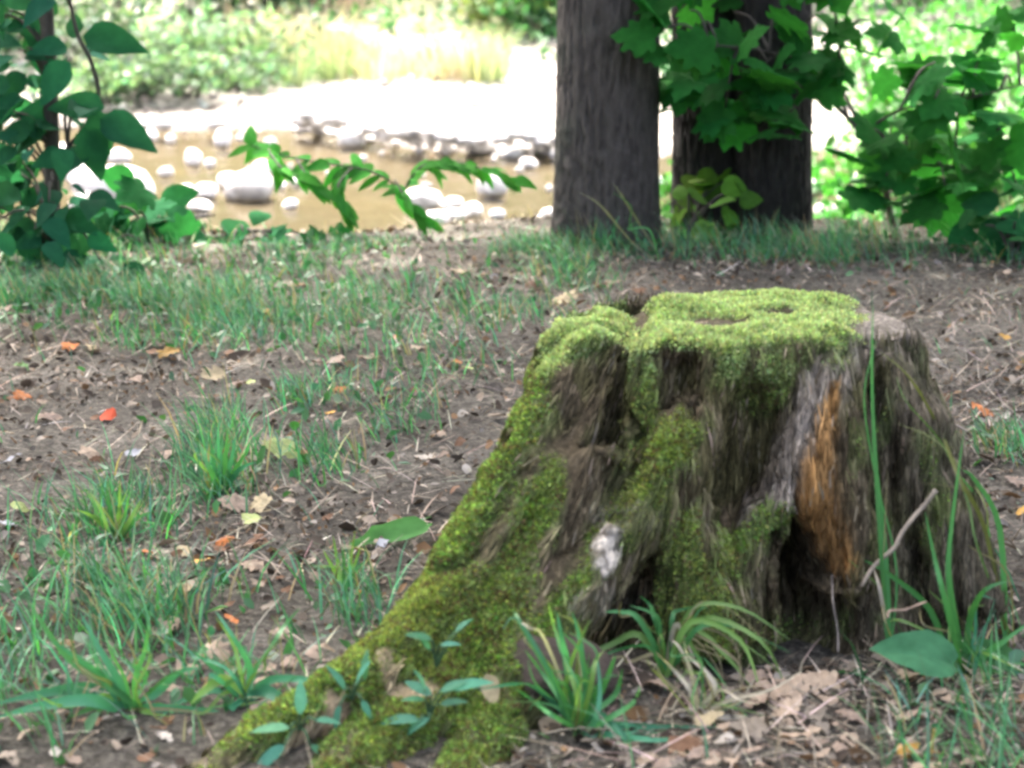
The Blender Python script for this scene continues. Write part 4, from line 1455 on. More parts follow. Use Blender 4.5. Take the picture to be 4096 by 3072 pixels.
def dead_leaf(px, py, wpx, colr, label, kind='ovate', up=.25, group=None, lift=.006):
    b = G(px, py)
    s = wpx * mpp(b[1]) * (1.0 if kind != 'maple' else .9)
    a = random.uniform(0, 6.28)
    o = link('fallen_leaf', random.choice(DEAD[kind]))
    d = np.array([math.cos(a), math.sin(a), random.gauss(0, .12)])
    if abs(d[0]) < .5: d[0] = .6 * (1 if d[0] > 0 else -1)
    d /= np.linalg.norm(d)
    nn = (random.gauss(0, up), random.gauss(-.25, up), 1)
    orient(o, b + np.array([0, 0, lift + .12 * s]) - d * s * .5, d, nn, (s * random.uniform(.85, 1.2), s, s))
    c = CC[colr] if isinstance(colr, str) else colr
    k = math.exp(random.gauss(0, .1))
    o.color = (c[0] * k, c[1] * k, c[2] * k, 1)
    tag(o, label, 'fallen leaf', group)
    return o


def where(px, py, marks):
    best = min(marks, key=lambda m: (m[0] - px) ** 2 + (m[1] - py) ** 2)
    dx, dy = px - best[0], py - best[1]
    far_ = math.hypot(dx, dy)
    w = ('right of' if dx > 0 else 'left of') if abs(dx) > 1.6 * abs(dy) else (('below' if dy > 0 else 'above') if abs(dy) > 1.6 * abs(dx) else (('below' if dy > 0 else 'above') + ' and ' + ('right of' if dx > 0 else 'left of')))
    return ('close ' if far_ < 16 else '') + w + ' the ' + best[2]


_used = {}


def uniq(label, group):
    _used.setdefault(label, []).append(group)
    return label


LF = [(21, 399, 20, 'orange', 'orange fallen leaf on bare dirt nearest the left edge', 'maple'),
      (104, 420, 27, 'red', 'bright red fallen leaf on the bare dirt at the left', 'ovate'),
      (51, 420, 32, 'pink', 'curled grey-pink leaf casting a dark shadow between the orange and red leaves', 'oak'),
      (172, 357, 25, 'ochre', 'yellow-brown curled leaf at the edge of the left grass', 'maple'), (151, 357, 16, 'brown', 'small brown leaf touching the yellow-brown curled leaf', 'ovate'),
      (68, 350, 18, 'orange', 'orange leaf scraps under the left grass edge', 'maple'), (92, 350, 18, 'cream', 'pale yellow scrap right of the orange leaf scraps', 'ovate'),
      (212, 382, 36, 'cream', 'long pale yellow bent leaf on dirt below the grass', 'oak'), (133, 458, 22, 'blue', 'small bluish white leaf on the dirt below the red leaf', 'ovate'),
      (173, 454, 22, 'pink', 'pinkish pale leaf left of the leafy tuft', 'maple'), (96, 457, 28, 'tan', 'beige leaf below the red leaf', 'maple'), (9, 468, 30, 'blue', 'blue-grey leaf on the dirt at the left edge', 'ovate'),
      (20, 371, 20, 'green', 'small green leaf on dirt near the left edge', 'ovate'), (6, 316, 18, 'pink', 'pink-tan leaf upright in grass at the left edge', 'ovate'), (235, 302, 14, 'brown', 'dark red-brown leaf standing in the grass', 'ovate'),
      (268, 316, 18, 'ochre', 'ochre leaf flat in the grass right of the red-brown one', 'ovate'), (148, 491, 18, 'grey', 'dark grey curled leaf above the pale tuft', 'ovate'), (252, 387, 16, 'lime', 'pale green leaf right of the long pale yellow leaf', 'ovate'),
      (250, 278, 18, 'grey', 'blue-grey leaf at the crest below the seedling', 'oak'), (340, 394, 14, 'orange', 'small orange leaf above the mid grass patch', 'ovate'), (331, 420, 18, 'amber', 'amber leaf beneath the mid grass patch', 'oak'),
      (283, 457, 34, 'lime', 'pale green leaf in the grass left of the stump', 'maple'), (331, 364, 24, 'pink', 'pale pinkish leaf on dirt under the middle grass', 'maple'), (369, 364, 26, 'pink', 'narrow pink strip of leaf in the middle dirt', 'oak'),
      (456, 365, 14, 'orange', 'thin orange leaf streak beside a yellow-green leaf', 'ovate'), (467, 373, 16, 'lime', 'yellow-green leaf beside the orange streak', 'ovate'), (495, 322, 20, 'white', 'whitish leaf on the dirt behind the stump knob', 'ovate'),
      (393, 340, 14, 'orange', 'small orange leaf among the middle grass', 'ovate'), (459, 276, 18, 'tan', 'tan leaf on the bare crest', 'oak'), (437, 438, 24, 'tan', 'pale tan leaf left of the mossy root', 'oak'), (462, 413, 16, 'white', 'small white leaf beside the upper mossy root', 'ovate'),
      (424, 463, 22, 'white', 'pale leaf on dirt left of the root, below the tan leaf', 'oak'), (231, 511, 30, 'pink', 'grey-pink leaf in the cluster of three pale leaves', 'maple'), (256, 510, 28, 'cream', 'cream-yellow leaf in the cluster of three pale leaves', 'maple'),
      (251, 527, 30, 'lime', 'pale green leaf lowest in the cluster of three pale leaves', 'ovate'), (184, 558, 26, 'cream', 'cream curled leaf on the edge of the left grass', 'oak'), (201, 568, 22, 'amber', 'yellow-edged leaf touching the cream curled leaf', 'ovate'),
      (224, 546, 28, 'orange', 'orange-brown strip of leaf below the three pale leaves', 'oak'), (256, 546, 28, 'brown', 'dark brown strip right of the orange-brown leaf', 'oak'), (252, 570, 38, 'tan', 'long tan strip of leaf on the path', 'oak'),
      (182, 598, 28, 'cream', 'cream leaf in the grass below the yellow-edged leaf', 'maple'), (194, 590, 22, 'pink', 'grey-pink leaf behind the lower cream leaf', 'ovate'), (222, 615, 18, 'cream', 'small cream leaf above an orange leaf', 'ovate'), (231, 627, 28, 'orange', 'dull orange leaf below the small cream leaf', 'oak'),
      (149, 555, 18, 'orange', 'tan upright leaf in the left grass', 'ovate'), (136, 680, 14, 'amber', 'small amber leaf between the two strap-leaved tufts', 'ovate'), (215, 660, 40, 'tan', 'large pinkish tan leaf among the strap-leaved grass', 'maple'), (191, 675, 26, 'pink', 'pale pink leaf under the strap leaves', 'ovate'),
      (164, 740, 24, 'white', 'whitish leaf at the bottom left litter', 'oak'), (58, 758, 18, 'white', 'white leaf scrap in the bottom left corner', 'ovate'), (23, 512, 26, 'lime', 'grey-green leaf near the left edge under the dirt patch', 'ovate'), (4, 530, 26, 'blue', 'bluish leaf cut by the left edge', 'ovate'),
      (381, 549, 24, 'blue', 'blue-grey leaf under the big light green leaf', 'ovate'), (359, 598, 12, 'orange', 'tiny orange leaf beside the root', 'ovate'), (709, 728, 34, 'cream', 'cream upright leaf in the litter before the stump', 'ovate'), (724, 744, 22, 'white', 'pale leaf beneath the cream upright leaf', 'ovate'),
      (907, 758, 30, 'amber', 'amber leaf at the bottom edge right of centre', 'ovate'), (1021, 515, 22, 'amber', 'yellow leaf at the right edge', 'ovate'), (985, 413, 26, 'orange', 'orange-brown curled leaf on dirt right of the stump', 'maple'), (1006, 421, 16, 'white', 'white leaf scrap touching the orange-brown leaf', 'ovate'),
      (1004, 341, 14, 'amber', 'small amber leaf on dirt behind the stump at right', 'ovate'), (560, 302, 30, 'cream', 'pale yellow leaf clump on dirt just behind the stump knob', 'maple'), (613, 287, 18, 'tan', 'tan leaf on the dirt behind the stump top', 'ovate'), (640, 294, 16, 'brown', 'brown leaf behind the stump top notch', 'maple'),
      (1018, 480, 24, 'pink', 'pinkish leaf by the green patch at the right edge', 'maple'), (780, 700, 48, 'tan', 'large beige leaf in the litter below the dark hollow', 'maple'), (760, 680, 44, 'pink', 'pale pink-beige leaf tucked under the stump front', 'oak'), (815, 690, 46, 'tan', 'beige torn leaf right of the large beige leaf', 'maple'),
      (745, 735, 40, 'grey', 'grey-brown leaf below the cream upright leaf', 'maple'), (850, 720, 36, 'pink', 'pinkish leaf on the right litter', 'oak'), (800, 745, 44, 'tan', 'tan leaf at the bottom of the litter', 'oak'), (880, 690, 34, 'grey', 'grey leaf in the litter below the broad green leaf', 'oak'), (690, 755, 40, 'brown', 'dark brown leaf at the bottom edge of the litter', 'maple')]
for a in LF:
    dead_leaf(*a)
# leaf and scraps lying on wood or moss
def on_wood(px, py, D, wpx, colr, label, kind='ovate', d=(1, 0, .1), nn=(0, -.4, 1)):
    o = link('fallen_leaf', random.choice(DEAD[kind]))
    s = wpx * mpp(D)
    p = P(px, py, D)
    dv = np.array(d) / np.linalg.norm(d)
    orient(o, p - dv * s * .5, d, nn, s)
    o.color = (*CC[colr], 1)
    tag(o, label, 'fallen leaf')


on_wood(704, 323, 3.36, 22, 'tan', 'small tan dead leaf lying on the moss of the stump top', 'oak')
on_wood(386, 708, 2.80, 34, 'tan', 'narrow tan leaf upright on the mossy root', 'ovate', (.1, -.2, -1), (0, -1, .2))
on_wood(427, 683, 2.84, 20, 'tan', 'tan leaf scrap on the moss above the ring of narrow leaves', 'ovate', (.4, 0, 1), (0, -1, .3))
on_wood(491, 690, 2.80, 34, 'cream', 'slim pale leaf standing beside the dark rock', 'ovate', (.25, -.1, -1), (0, -1, .2))

# litter leaves that nothing tells apart
MARKS = [(104, 420, 'bright red leaf'), (21, 399, 'orange leaf near the left edge'), (172, 357, 'yellow-brown curled leaf'), (212, 382, 'long pale yellow leaf'), (133, 458, 'bluish white leaf'), (222, 480, 'leafy green tuft'), (283, 457, 'pale green lobed leaf'),
         (245, 515, 'three pale leaves'), (252, 570, 'long tan strip'), (184, 560, 'cream curled leaf'), (390, 540, 'big light green leaf'), (231, 627, 'dull orange leaf'), (118, 530, 'pale grass tuft'), (215, 660, 'large pinkish tan leaf'), (128, 700, 'strap-leaved tuft'),
         (164, 740, 'whitish bottom leaf'), (58, 758, 'white corner scrap'), (709, 728, 'cream upright leaf'), (907, 758, 'amber bottom leaf'), (780, 700, 'large beige leaf'), (850, 720, 'pinkish litter leaf'), (910, 650, 'broad glossy leaf'), (985, 413, 'orange-brown leaf by the stump'),
         (560, 302, 'pale yellow leaf clump'), (613, 287, 'tan leaf behind the stump'), (1004, 341, 'small amber leaf'), (495, 322, 'whitish leaf'), (456, 365, 'orange leaf streak'), (605, 235, 'single grey trunk'), (765, 240, 'twin trunk'), (340, 394, 'small orange leaf'), (369, 364, 'narrow pink leaf strip'),
         (437, 438, 'pale tan leaf by the root'), (245, 700, 'blue-green tuft'), (930, 320, 'stump top corner'), (960, 262, 'right edge bush')]
groups = [('plain tan dead leaf in the deep litter before the stump', 'plain tan leaves in the litter before the stump', 60, lambda: (random.gauss(810, 110), random.uniform(655, 775)), ['tan', 'pink', 'grey', 'tan'], (13, 30)),
          ('small faded brown leaf on the bare dirt left of the stump', 'faded brown leaves on the dirt path', 70, lambda: (random.uniform(10, 480), random.uniform(345, 600)), ['brown', 'grey', 'tan', 'pink', 'brown'], (9, 18)),
          ('small dull leaf on the dirt slope behind the stump', 'dull leaves on the dirt behind the stump', 60, lambda: (random.uniform(480, 1030), random.uniform(262, 440)), ['brown', 'grey', 'tan', 'pink'], (7, 15)),
          ('dull brown leaf in the grassy lower left corner', 'dull leaves in the lower left grass', 32, lambda: (random.uniform(0, 330), random.uniform(600, 770)), ['grey', 'tan', 'brown', 'pink'], (14, 28))]
for lb_, gp_, cnt, f, cs, (s0, s1_) in groups:
    k = 0
    while k < cnt:
        px, py = f()
        g = G(px, py)
        if in_stump(g[0], g[1]): continue
        kd = random.choice(['ovate', 'maple', 'oak'])
        cc_ = random.choice(cs)
        sz_ = random.uniform(s0, s1_)
        word = ('large ' if sz_ > s0 + .66 * (s1_ - s0) else 'small ' if sz_ < s0 + .33 * (s1_ - s0) else '') + {'ovate': 'oval ', 'maple': 'lobed ', 'oak': 'ragged '}[kd] + {'tan': 'tan', 'pink': 'pinkish', 'grey': 'grey', 'brown': 'brown'}[cc_] + ' dead leaf '
        dead_leaf(px, py, sz_, cc_, word + where(px, py, MARKS), kd, .35, gp_)
        k += 1

# ================================================================== RIVER STONES
RK = [rock_mesh('stone', k, 3, .22) for k in range(7)]
WH, GY, PK = (.78, .77, .75), (.46, .455, .44), (.62, .60, .57)


def river_stone(px, py, wpx, hpx, label, colr=WH, group=None, z=WATER_Z, name='stone'):
    """px, py: middle of the stone in the photo; it sits in the water or on the bar"""
    b = G(px, py + hpx * .40, z)
    zz = max(z, gz(b[0], b[1]))
    if zz > z: b = G(px, py + hpx * .40, zz)
    m = mpp(b[1])
    o = link(name, random.choice(RK))
    wd = wpx * m
    ht = hpx * m * .92
    o.scale = (wd * 1.05, wd * random.uniform(.75, 1.0), ht * 1.5)
    o.location = (b[0], b[1] + wd * .25, b[2] + ht * .25)
    o.rotation_euler = (random.gauss(0, .12), random.gauss(0, .12), random.choice([0, math.pi]) + random.gauss(0, .3))
    k = math.exp(random.gauss(0, .12))
    o.color = (colr[0] * k, colr[1] * k, colr[2] * k, 1)
    tag(o, label, 'stone' if name == 'stone' else 'boulder', group)
    return o


ST = [(223, 138, 18, 17, 'round white stone standing alone in the brown water'), (193, 157, 17, 16, 'round white stone left of a smaller pebble in the water'), (210, 163, 12, 9, 'small white pebble touching the round stone'),
      (118, 156, 24, 13, 'grey-white stone behind the largest white boulder'), (83, 206, 30, 26, 'pale stone tucked under the largest boulder'), (93, 224, 18, 20, 'small pale stone low at the left behind shrub leaves'),
      (123, 236, 40, 22, 'bluish white stone below the dark shrub at the left'), (156, 237, 18, 16, 'rounded bluish stone right of the wide bluish one'), (151, 214, 19, 9, 'small flat stone seen between shrub leaves'),
      (262, 168, 22, 14, 'white stone on the far end of the long white boulder'), (205, 191, 24, 14, 'jagged white stone left of the long white boulder'), (182, 189, 20, 8, 'flat white stone at the left tip of the boulder row'),
      (200, 206, 26, 10, 'low pale stone in front of the boulder row'), (290, 204, 15, 9, 'small white stone under the seedling'), (281, 185, 12, 8, 'grey pebble between long boulder and seedling'),
      (149, 136, 16, 11, 'pinkish stone near the gravel edge at the left'), (170, 139, 11, 9, 'tiny pale stone near the gravel edge'), (137, 124, 22, 10, 'wide pale stone by the dark branch'), (163, 123, 26, 10, 'flat pale stone right below the dark branch'),
      (214, 123, 24, 9, 'thin pale stone at the end of the dark branch'), (270, 142, 13, 8, 'small blurred stone in the middle of the river'), (351, 137, 28, 19, 'oval bright white stone alone above the seedling'),
      (416, 138, 20, 13, 'rounded white stone left of the crowded gravel edge'), (447, 148, 16, 12, 'small white stone lowest of the gravel edge crowd'), (388, 133, 15, 11, 'small white stone right of the oval white one'), (432, 141, 11, 10, 'white pebble between two larger stones'),
      (479, 143, 36, 16, 'wide flat white stone at the crowded gravel edge'), (511, 151, 26, 13, 'brick-shaped white stone lowest near the trunk'), (533, 147, 22, 16, 'pointed white stone close to the single trunk'), (530, 130, 28, 13, 'broad pale stone above the pointed one near the trunk'),
      (532, 163, 13, 9, 'grey pebble in water beside the trunk'), (492, 184, 30, 23, 'rounded stone under the seedling tip, grey below'), (472, 210, 22, 14, 'round stone at the right end of the lower white row'), (452, 215, 26, 12, 'middle flat stone of the lower white row'),
      (434, 219, 30, 15, 'sloping white stone left in the lower row'), (497, 214, 17, 9, 'single small stone right of the lower white row'), (548, 213, 16, 10, 'pale stone touching the trunk at left'), (535, 223, 20, 12, 'white stone at the grass edge left of the trunk'), (547, 224, 12, 11, 'small white stone right at the trunk foot'),
      (811, 186, 24, 17, 'white stone right of the twin trunk among maple leaves'), (848, 198, 24, 16, 'two-humped white stone left of the maple stem'), (826, 210, 24, 14, 'white wedge stone on the sand right of the twin trunk'), (897, 213, 18, 11, 'small white stone right of the maple stem foot'),
      (879, 200, 13, 20, 'upright pale stone beside the maple stem'), (914, 142, 14, 11, 'white stone seen through the maple leaves'), (896, 153, 13, 9, 'small stone left below the one in the maple leaves'), (831, 145, 12, 9, 'tiny stone behind the left maple leaves'), (927, 185, 12, 9, 'pale blue stone under the maple'), (975, 199, 14, 10, 'white stone under the maple near the right edge'), (853, 211, 11, 8, 'smallest stone on the sand near the maple stem'), (659, 182, 14, 13, 'white stone visible in the gap between trunks')]
for s in ST:
    river_stone(*s[:5])
river_stone(108, 184, 84, 34, 'largest white boulder at the left, behind the dark shrub', WH, None, WATER_Z, 'boulder')
river_stone(249, 186, 56, 30, 'long grey-topped white boulder left of the seedling', PK, None, WATER_Z, 'boulder')
river_stone(422, 198, 38, 22, 'square white boulder behind the seedling stem', WH, None, WATER_Z, 'boulder')
SMARKS = [(s[0], s[1], n_) for s, n_ in zip(ST, ['round stone alone in water', 'round stone beside a pebble', 'white pebble', 'stone behind the big boulder', 'stone under the big boulder', 'low left stone', 'wide bluish stone', 'rounded bluish stone', 'flat stone in the shrub',
    'stone atop the long boulder', 'jagged white stone', 'flat stone at the row tip', 'low pale stone', 'stone under the seedling', 'grey pebble', 'pinkish stone', 'tiny edge stone', 'wide stone by the branch', 'flat stone below the branch', 'thin stone at the branch end', 'blurred stone in midstream', 'oval bright stone',
    'rounded crowd stone', 'lowest stone of the crowd', 'stone beside the oval one', 'pebble between two stones', 'wide flat stone', 'brick-shaped stone', 'pointed stone by the trunk', 'broad pale stone', 'pebble beside the trunk', 'seedling tip stone', 'round lower-row stone', 'middle lower-row stone', 'sloping lower-row stone',
    'single small stone', 'stone touching the trunk', 'stone at the grass edge', 'stone at the trunk foot', 'stone right of the twin trunk', 'two-humped stone', 'wedge stone on the sand', 'stone at the maple foot', 'upright stone by the maple', 'stone seen through leaves', 'small stone under that', 'tiny stone behind leaves', 'pale blue stone', 'right edge stone', 'smallest sand stone', 'stone between trunks'])]
for a in [(78, 172, 34, 22, 'white slab left beside the largest boulder'), (138, 188, 26, 16, 'white slab right beside the largest boulder'), (228, 180, 26, 14, 'flat white slab before the long boulder'), (60, 150, 26, 14, 'white slab seen through the left sapling'), (452, 203, 22, 10, 'flat white slab behind the lower row'), (300, 180, 22, 10, 'flat white slab under the seedling spray'), (165, 172, 16, 9, 'flat white slab between boulder and round stone')]:
    river_stone(*a)
for k in range(120):
    x = random.uniform(300, 556)
    y = 108 + (x - 300) / 256 * 26 + abs(random.gauss(0, 9)) + random.uniform(0, 6)
    river_stone(x, y, random.uniform(7, 22), random.uniform(5, 11), random.choice(['tiny', 'small', 'flat']) + ' pale stone ' + where(x, y, SMARKS), random.choice([WH, GY, PK, WH]), 'small stones crowding the gravel edge', WATER_Z)
for k in range(22):
    x, y = random.uniform(120, 550), random.uniform(135, 200)
    river_stone(x, y, random.uniform(5, 11), random.uniform(4, 7), 'dull half-sunk stone ' + where(x, y, SMARKS), random.choice([GY, PK]), 'small stones in the river', WATER_Z)
for k in range(26):
    x, y = random.uniform(800, 1040), random.uniform(85, 215)
    river_stone(x, y, random.uniform(8, 17), random.uniform(6, 11), 'pale stone behind maple leaves ' + where(x, y, SMARKS), random.choice([WH, WH, GY]), 'river stones behind the maple', WATER_Z)

# gravel on the bar: uncountable
bm = bmesh.new()
bmesh.ops.create_icosphere(bm, subdivisions=1, radius=.5)
iv = np.array([x.co[:] for x in bm.verts]); itr = np.array([[l.vert.index for l in f.loops] for f in bm.faces])
bm.free()
NP_ = 5200
gx = rng.uniform(-9, 10, NP_); gy = bar_y(gx) + rng.uniform(-.3, 7.5, NP_)
sz = rng.uniform(.03, .10, NP_) * np.exp(rng.normal(0, .35, NP_))
pos = np.stack([gx, gy, height(gx, gy) + sz * .1], 1)
V = iv[None] * sz[:, None, None] * rng.uniform(.6, 1.2, (NP_, 1, 3)) * np.array([1, 1, .65]) + pos[:, None, :]
V = V + rng.normal(0, .06, V.shape) * sz[:, None, None]
T = (itr[None] + (np.arange(NP_) * len(iv))[:, None, None]).reshape(-1, 3)
M['pebble'] = new_mat('pebble')[0]
_t = M['pebble'].node_tree
_a = N(_t, 'ShaderNodeAttribute', attribute_name='Col')
_t.links.new(_a.outputs['Color'], _t.nodes['Principled BSDF'].inputs['Base Color'])
_t.nodes['Principled BSDF'].inputs['Roughness'].default_value = .9
tag(link('gravel', mesh_np('gravel', V.reshape(-1, 3), T, M['pebble'], np.repeat(vary((.36, .345, .32), NP_, .42, .04)[:, None, :], len(iv), 1).reshape(-1, 3), True)), 'pale sunlit gravel covering the bar beyond the river', 'gravel', kind='stuff')

# dark branch at the edge of the gravel bar
pa, pb, pc = G(100, 118, WATER_Z + .06), G(180, 113, WATER_Z + .12), G(258, 116, WATER_Z + .06)
rt = empty('branch', pa, 'dark driftwood branch lying along the edge of the gravel bar', 'branch')
s = smooth_path([pa, (pa + pb) / 2 + (0, .1, .03), pb, (pb + pc) / 2 + (0, -.1, -.02), pc], 5)
v, q, t = tube(s, np.linspace(.07, .045, len(s)), 9)
link('limb', mesh_np('limb', v - pa, [q, t], M['bark'], None, True), rt)
for k, (f, dx, dz) in enumerate([(17, .06, .2), (18, -.05, .22), (12, .3, .12), (6, -.25, .15), (9, .2, .05)]):
    v, q, t = tube(smooth_path([s[f], s[f] + (dx * .5, .02, dz * .6), s[f] + (dx, 0, dz)], 3), np.linspace(.03, .015, 7), 6)
    link('twig', mesh_np('twig', v - pa, [q, t], M['bark'], None, True), rt)

# ================================================================== FAR BANK PLANTS
def far_shrub(x, y, r, h, nleaf, colr, size, label, group, nclump=14, name='shrub', cat='shrub', flat=.3):
    z = gz(x, y)
    b = np.array([x, y, z])
    rt = empty(name, b, label, cat, group)
    d = rng.normal(0, 1, (nclump, 3)); d /= np.linalg.norm(d, axis=1)[:, None]
    cc = d * rng.uniform(.4, 1, (nclump, 1)) * np.array([r, r * .8, h * .45]) + np.array([0, 0, h * .52])
    k = rng.integers(0, nclump, nleaf)
    p = cc[k] + rng.normal(0, 1, (nleaf, 3)) * np.array([r, r, h * .5]) * .26
    p[:, 2] = np.abs(p[:, 2]) + .02
    kc = np.exp(rng.normal(0, .4, (nclump, 1)))[k]
    v, q, c = leaf_cards(p, rng.uniform(.6, 1.3, nleaf) * size, vary(colr, nleaf, .25, .12) * kc, asp=.6, flat=flat)
    f = link('foliage', mesh_np('foliage', v, q, M['crown'], c), rt)
    f['kind'] = 'stuff'
    acc = Acc()
    for i in range(min(7, nclump)):
        acc.add(*tube(smooth_path([np.array([rng.normal(0, .06), rng.normal(0, .06), -.03]), cc[i] * .5 + rng.normal(0, .05, 3), cc[i]], 3), np.linspace(.022, .008, 7), 5))
    link('stem', acc.mesh('stem', M['bark']), rt)
    return rt


LG, MG, SHADE_G, YG, SG = (.05, .15, .055), (.03, .10, .042), (.012, .05, .028), (.17, .22, .07), (.11, .17, .115)  # the darkest green paints shadowed pockets into some far shrubs
ORD = ['first', 'second', 'third', 'fourth', 'fifth', 'sixth', 'seventh', 'eighth', 'ninth', 'tenth', 'eleventh', 'twelfth', 'thirteenth', 'fourteenth', 'fifteenth', 'sixteenth', 'seventeenth', 'eighteenth', 'nineteenth', 'twentieth', 'twenty-first', 'twenty-second']
fs = [(100, 84, 25.4, .6, .55, SG), (145, 84, 25.3, .6, .5, SG), (190, 84, 25.4, .6, .5, SG), (235, 80, 25.9, .6, .5, SG), (90, 60, 27, 1.0, 1.5, SG), (150, 70, 26.6, .9, .9, SG), (195, 78, 26.5, .8, .7, SG), (240, 72, 27, .9, .8, SG), (130, 40, 29, 1.2, 1.9, LG), (185, 40, 29, 1.0, 1.6, SG), (230, 45, 29.5, 1.0, 1.5, MG), (265, 55, 29.5, .8, 1.2, MG), (290, 45, 30, .9, 1.5, SHADE_G),
      (170, 15, 32, 1.4, 2.2, LG), (230, 12, 33, 1.4, 2.2, MG), (285, 10, 33, 1.3, 2.4, SHADE_G), (330, 22, 33, 1.1, 1.7, SG), (375, 15, 34, 1.4, 2.0, LG), (420, 10, 34, 1.3, 2.0, MG), (465, 18, 33, 1.2, 2.0, SHADE_G), (500, 30, 31.5, 1.0, 1.6, SHADE_G), (535, 30, 31, 1.0, 1.6, MG), (545, 60, 30, .7, .9, LG), (510, 55, 30.5, .6, .8, YG),
      (100, 10, 33, 1.5, 2.4, MG), (40, 50, 28, 1.3, 2.0, MG), (0, 60, 28, 1.3, 2.0, LG), (10, 10, 33, 1.5, 2.4, MG), (665, 40, 31, 1.0, 1.8, LG), (720, 30, 31, 1.2, 1.9, MG), (800, 45, 30, 1.0, 1.4, LG), (850, 40, 31, 1.1, 1.8, MG), (905, 60, 29.5, .7, .8, SG), (950, 40, 30, 1.1, 1.8, LG), (1000, 45, 30, 1.2, 1.9, LG), (1040, 60, 29, 1.0, 1.4, MG), (960, 10, 34, 1.5, 2.4, LG), (1030, 10, 34, 1.5, 2.4, MG), (890, 8, 35, 1.3, 2.0, MG), (780, 8, 35, 1.3, 2.1, LG)]
_cnt = {}
for k, (px, py, D, r, h, cc_) in enumerate(sorted(fs)):
    x = P(px, py, D)[0]
    nm = {SG: 'soft grey-green', LG: 'light green', MG: 'mid green', SHADE_G: 'shadow-dark green', YG: 'yellow-green'}[cc_]
    side_ = 'left of the single trunk' if px < 556 else 'right of the trunks'
    i_ = _cnt[(nm, side_)] = _cnt.get((nm, side_), -1) + 1
    far_shrub(x, D, r, h, 650 if D < 31 else 520, cc_, .12 if cc_ != SG else .09, '%s %s far bank shrub from the left edge' % (ORD[i_], nm) if side_.startswith('left') else '%s %s far bank shrub right of the trunks' % (ORD[i_], nm), '%s far bank shrubs %s' % (nm, side_))

for k, (px, D, r, h) in enumerate([(845, 15.5, .35, .7), (905, 14.5, .45, 1.2), (960, 14.2, .5, 1.5), (1015, 14.0, .5, 1.6), (1060, 14.5, .5, 1.5), (880, 19.5, .5, 1.0), (690, 16.0, .22, .55), (905, 21.0, .7, 1.5), (955, 20.0, .8, 1.7), (1005, 19.0, .8, 1.8), (870, 24.5, .6, 1.2), (935, 24.0, .8, 1.7), (1040, 22.0, .9, 1.8), (985, 25.0, .9, 1.9)]):
    far_shrub(P(px, 200, D)[0], D, r, h, 420, (.055, .21, .04), .085, '%s bright green bush on the near shore behind maple and trunks, counted from the right' % ORD[[11, 6, 3, 1, 99, 8, 12, 7, 4, 2, 9, 5, 0, 10][k] if k != 4 else 0] if k != 4 else 'bright green bush on the near shore just beyond the right edge', 'bright green bushes on the near shore', 12)

# tall pale grass at the back of the gravel
for k in range(20):
    px = 255 + k * 12.6 + random.uniform(-5, 5)
    D = random.uniform(26.6, 29.0)
    x = P(px, 60, D)[0]
    z = gz(x, D)
    n = 90
    rr = np.abs(rng.normal(0, .22, n)); a = rng.uniform(0, 6.28, n)
    root = np.stack([rr * np.cos(a), rr * np.sin(a), np.zeros(n)], 1)
    v, q, c = make_blades(root, rng.uniform(.25, .6, n) * random.uniform(.7, 1.6), a, rng.uniform(.02, .35, n), rng.uniform(.2, 1.1, n), rng.uniform(.018, .04, n), vary(random.choice([(.52, .50, .36), (.46, .44, .28), (.26, .34, .17), (.20, .30, .14)]), n, .25, .08))
    o = link('grass_clump', mesh_np('grass_clump', v, q, M['pale'], c), None, (x, D, z - .02))
    tag(o, '%s pale yellow grass clump from the left at the back of the gravel' % ORD[k], 'grass clump', 'pale grass clumps behind the gravel bar')
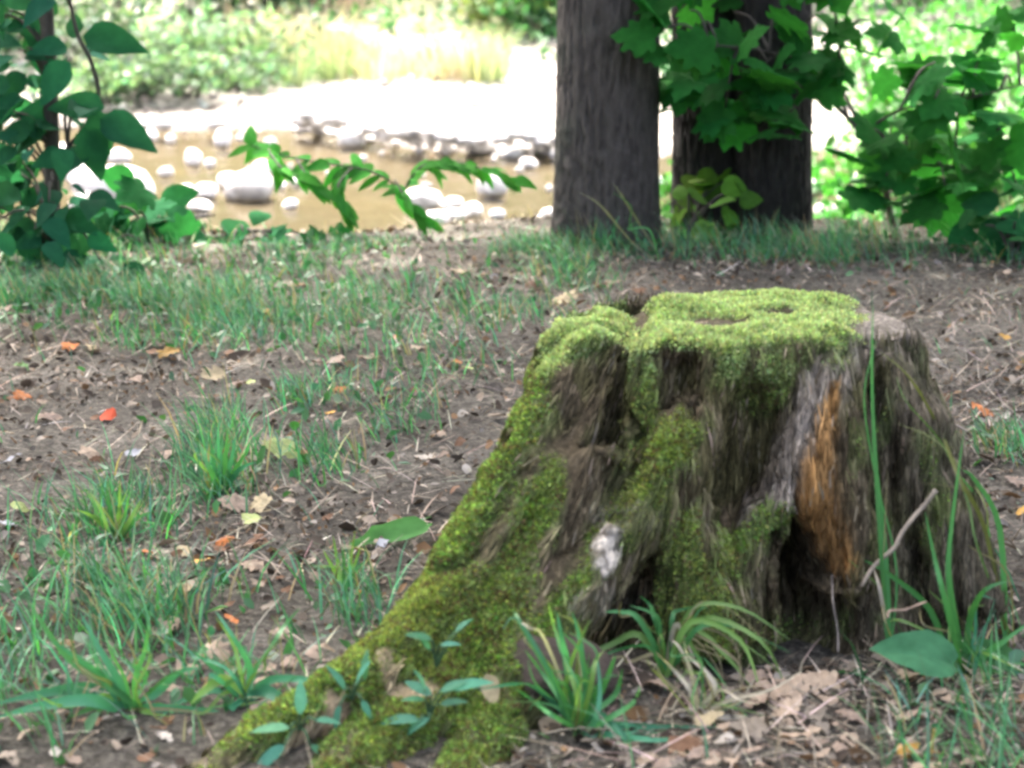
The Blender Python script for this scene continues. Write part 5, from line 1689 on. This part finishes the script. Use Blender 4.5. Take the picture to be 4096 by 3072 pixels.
for k in range(8):
    px = [295, 325, 352, 850, 866, 884, 905, 926][k] + random.gauss(0, 4)
    D = random.uniform(30, 31.5)
    x = P(px, 40, D)[0]
    n = 110
    rr = np.abs(rng.normal(0, .28, n)); a = rng.uniform(0, 6.28, n)
    root = np.stack([rr * np.cos(a), rr * np.sin(a), np.zeros(n)], 1)
    v, q, c = make_blades(root, rng.uniform(.5, 1.25, n), a, rng.uniform(.02, .2, n), rng.uniform(.1, .5, n), rng.uniform(.015, .03, n), vary((.34, .27, .25), n, .2, .06))
    o = link('dry_brush', mesh_np('dry_brush', v, q, M['pale'], c), None, (x, D, gz(x, D) - .02))
    tag(o, '%s clump of pinkish grey dry stalks from the left on the far bank' % ORD[k], 'dry brush', 'dry brush clumps on the far bank')

# undergrowth and far wood
NU = 42000
ux = rng.uniform(-22, 24, NU); uy = 24.5 + 29 * rng.random(NU) ** 1.4
edge = 28.2 - 2.6 * sstep(-1.5, -4.2, ux) - 3.2 * sstep(1.2, 3.0, ux) + rng.normal(0, .35, NU)
keep = uy > edge
ux, uy = ux[keep], uy[keep]
n = len(ux)
cov = fbm(np.stack([ux * .5, uy * .5, ux * 0], 1), 3, 131)
uz = height(ux, uy) + rng.random(n) ** 1.5 * (.25 + 1.3 * sstep(.4, .65, cov)) * (.25 + .75 * sstep(26, 33, uy))
v, q, c = leaf_cards(np.stack([ux, uy, uz], 1), rng.uniform(.08, .22, n), vary((.045, .12, .055), n, .45, .16) * (.7 + .6 * cov)[:, None], asp=.5, flat=.3)
tag(link('undergrowth', mesh_np('undergrowth', v, q, M['crown'], c)), 'tangled sunlit undergrowth covering the far bank', 'undergrowth', kind='stuff')
NWD = 26000
wx = rng.uniform(-60, 60, NWD); wy = rng.uniform(46, 75, NWD)
cv = fbm(np.stack([wx * .16, wy * .16, wx * 0], 1), 3, 141)
wz = height(wx, wy) + rng.random(NWD) * (4 + 9 * cv)
v, q, c = leaf_cards(np.stack([wx, wy, wz], 1), rng.uniform(.5, 1.1, NWD), vary((.05, .105, .03), NWD, .3, .1), asp=.7, flat=.3)
tag(link('far_wood', mesh_np('far_wood', v, q, M['crown'], c)), 'leafy wood rising behind the far river bank', 'wood', kind='stuff')
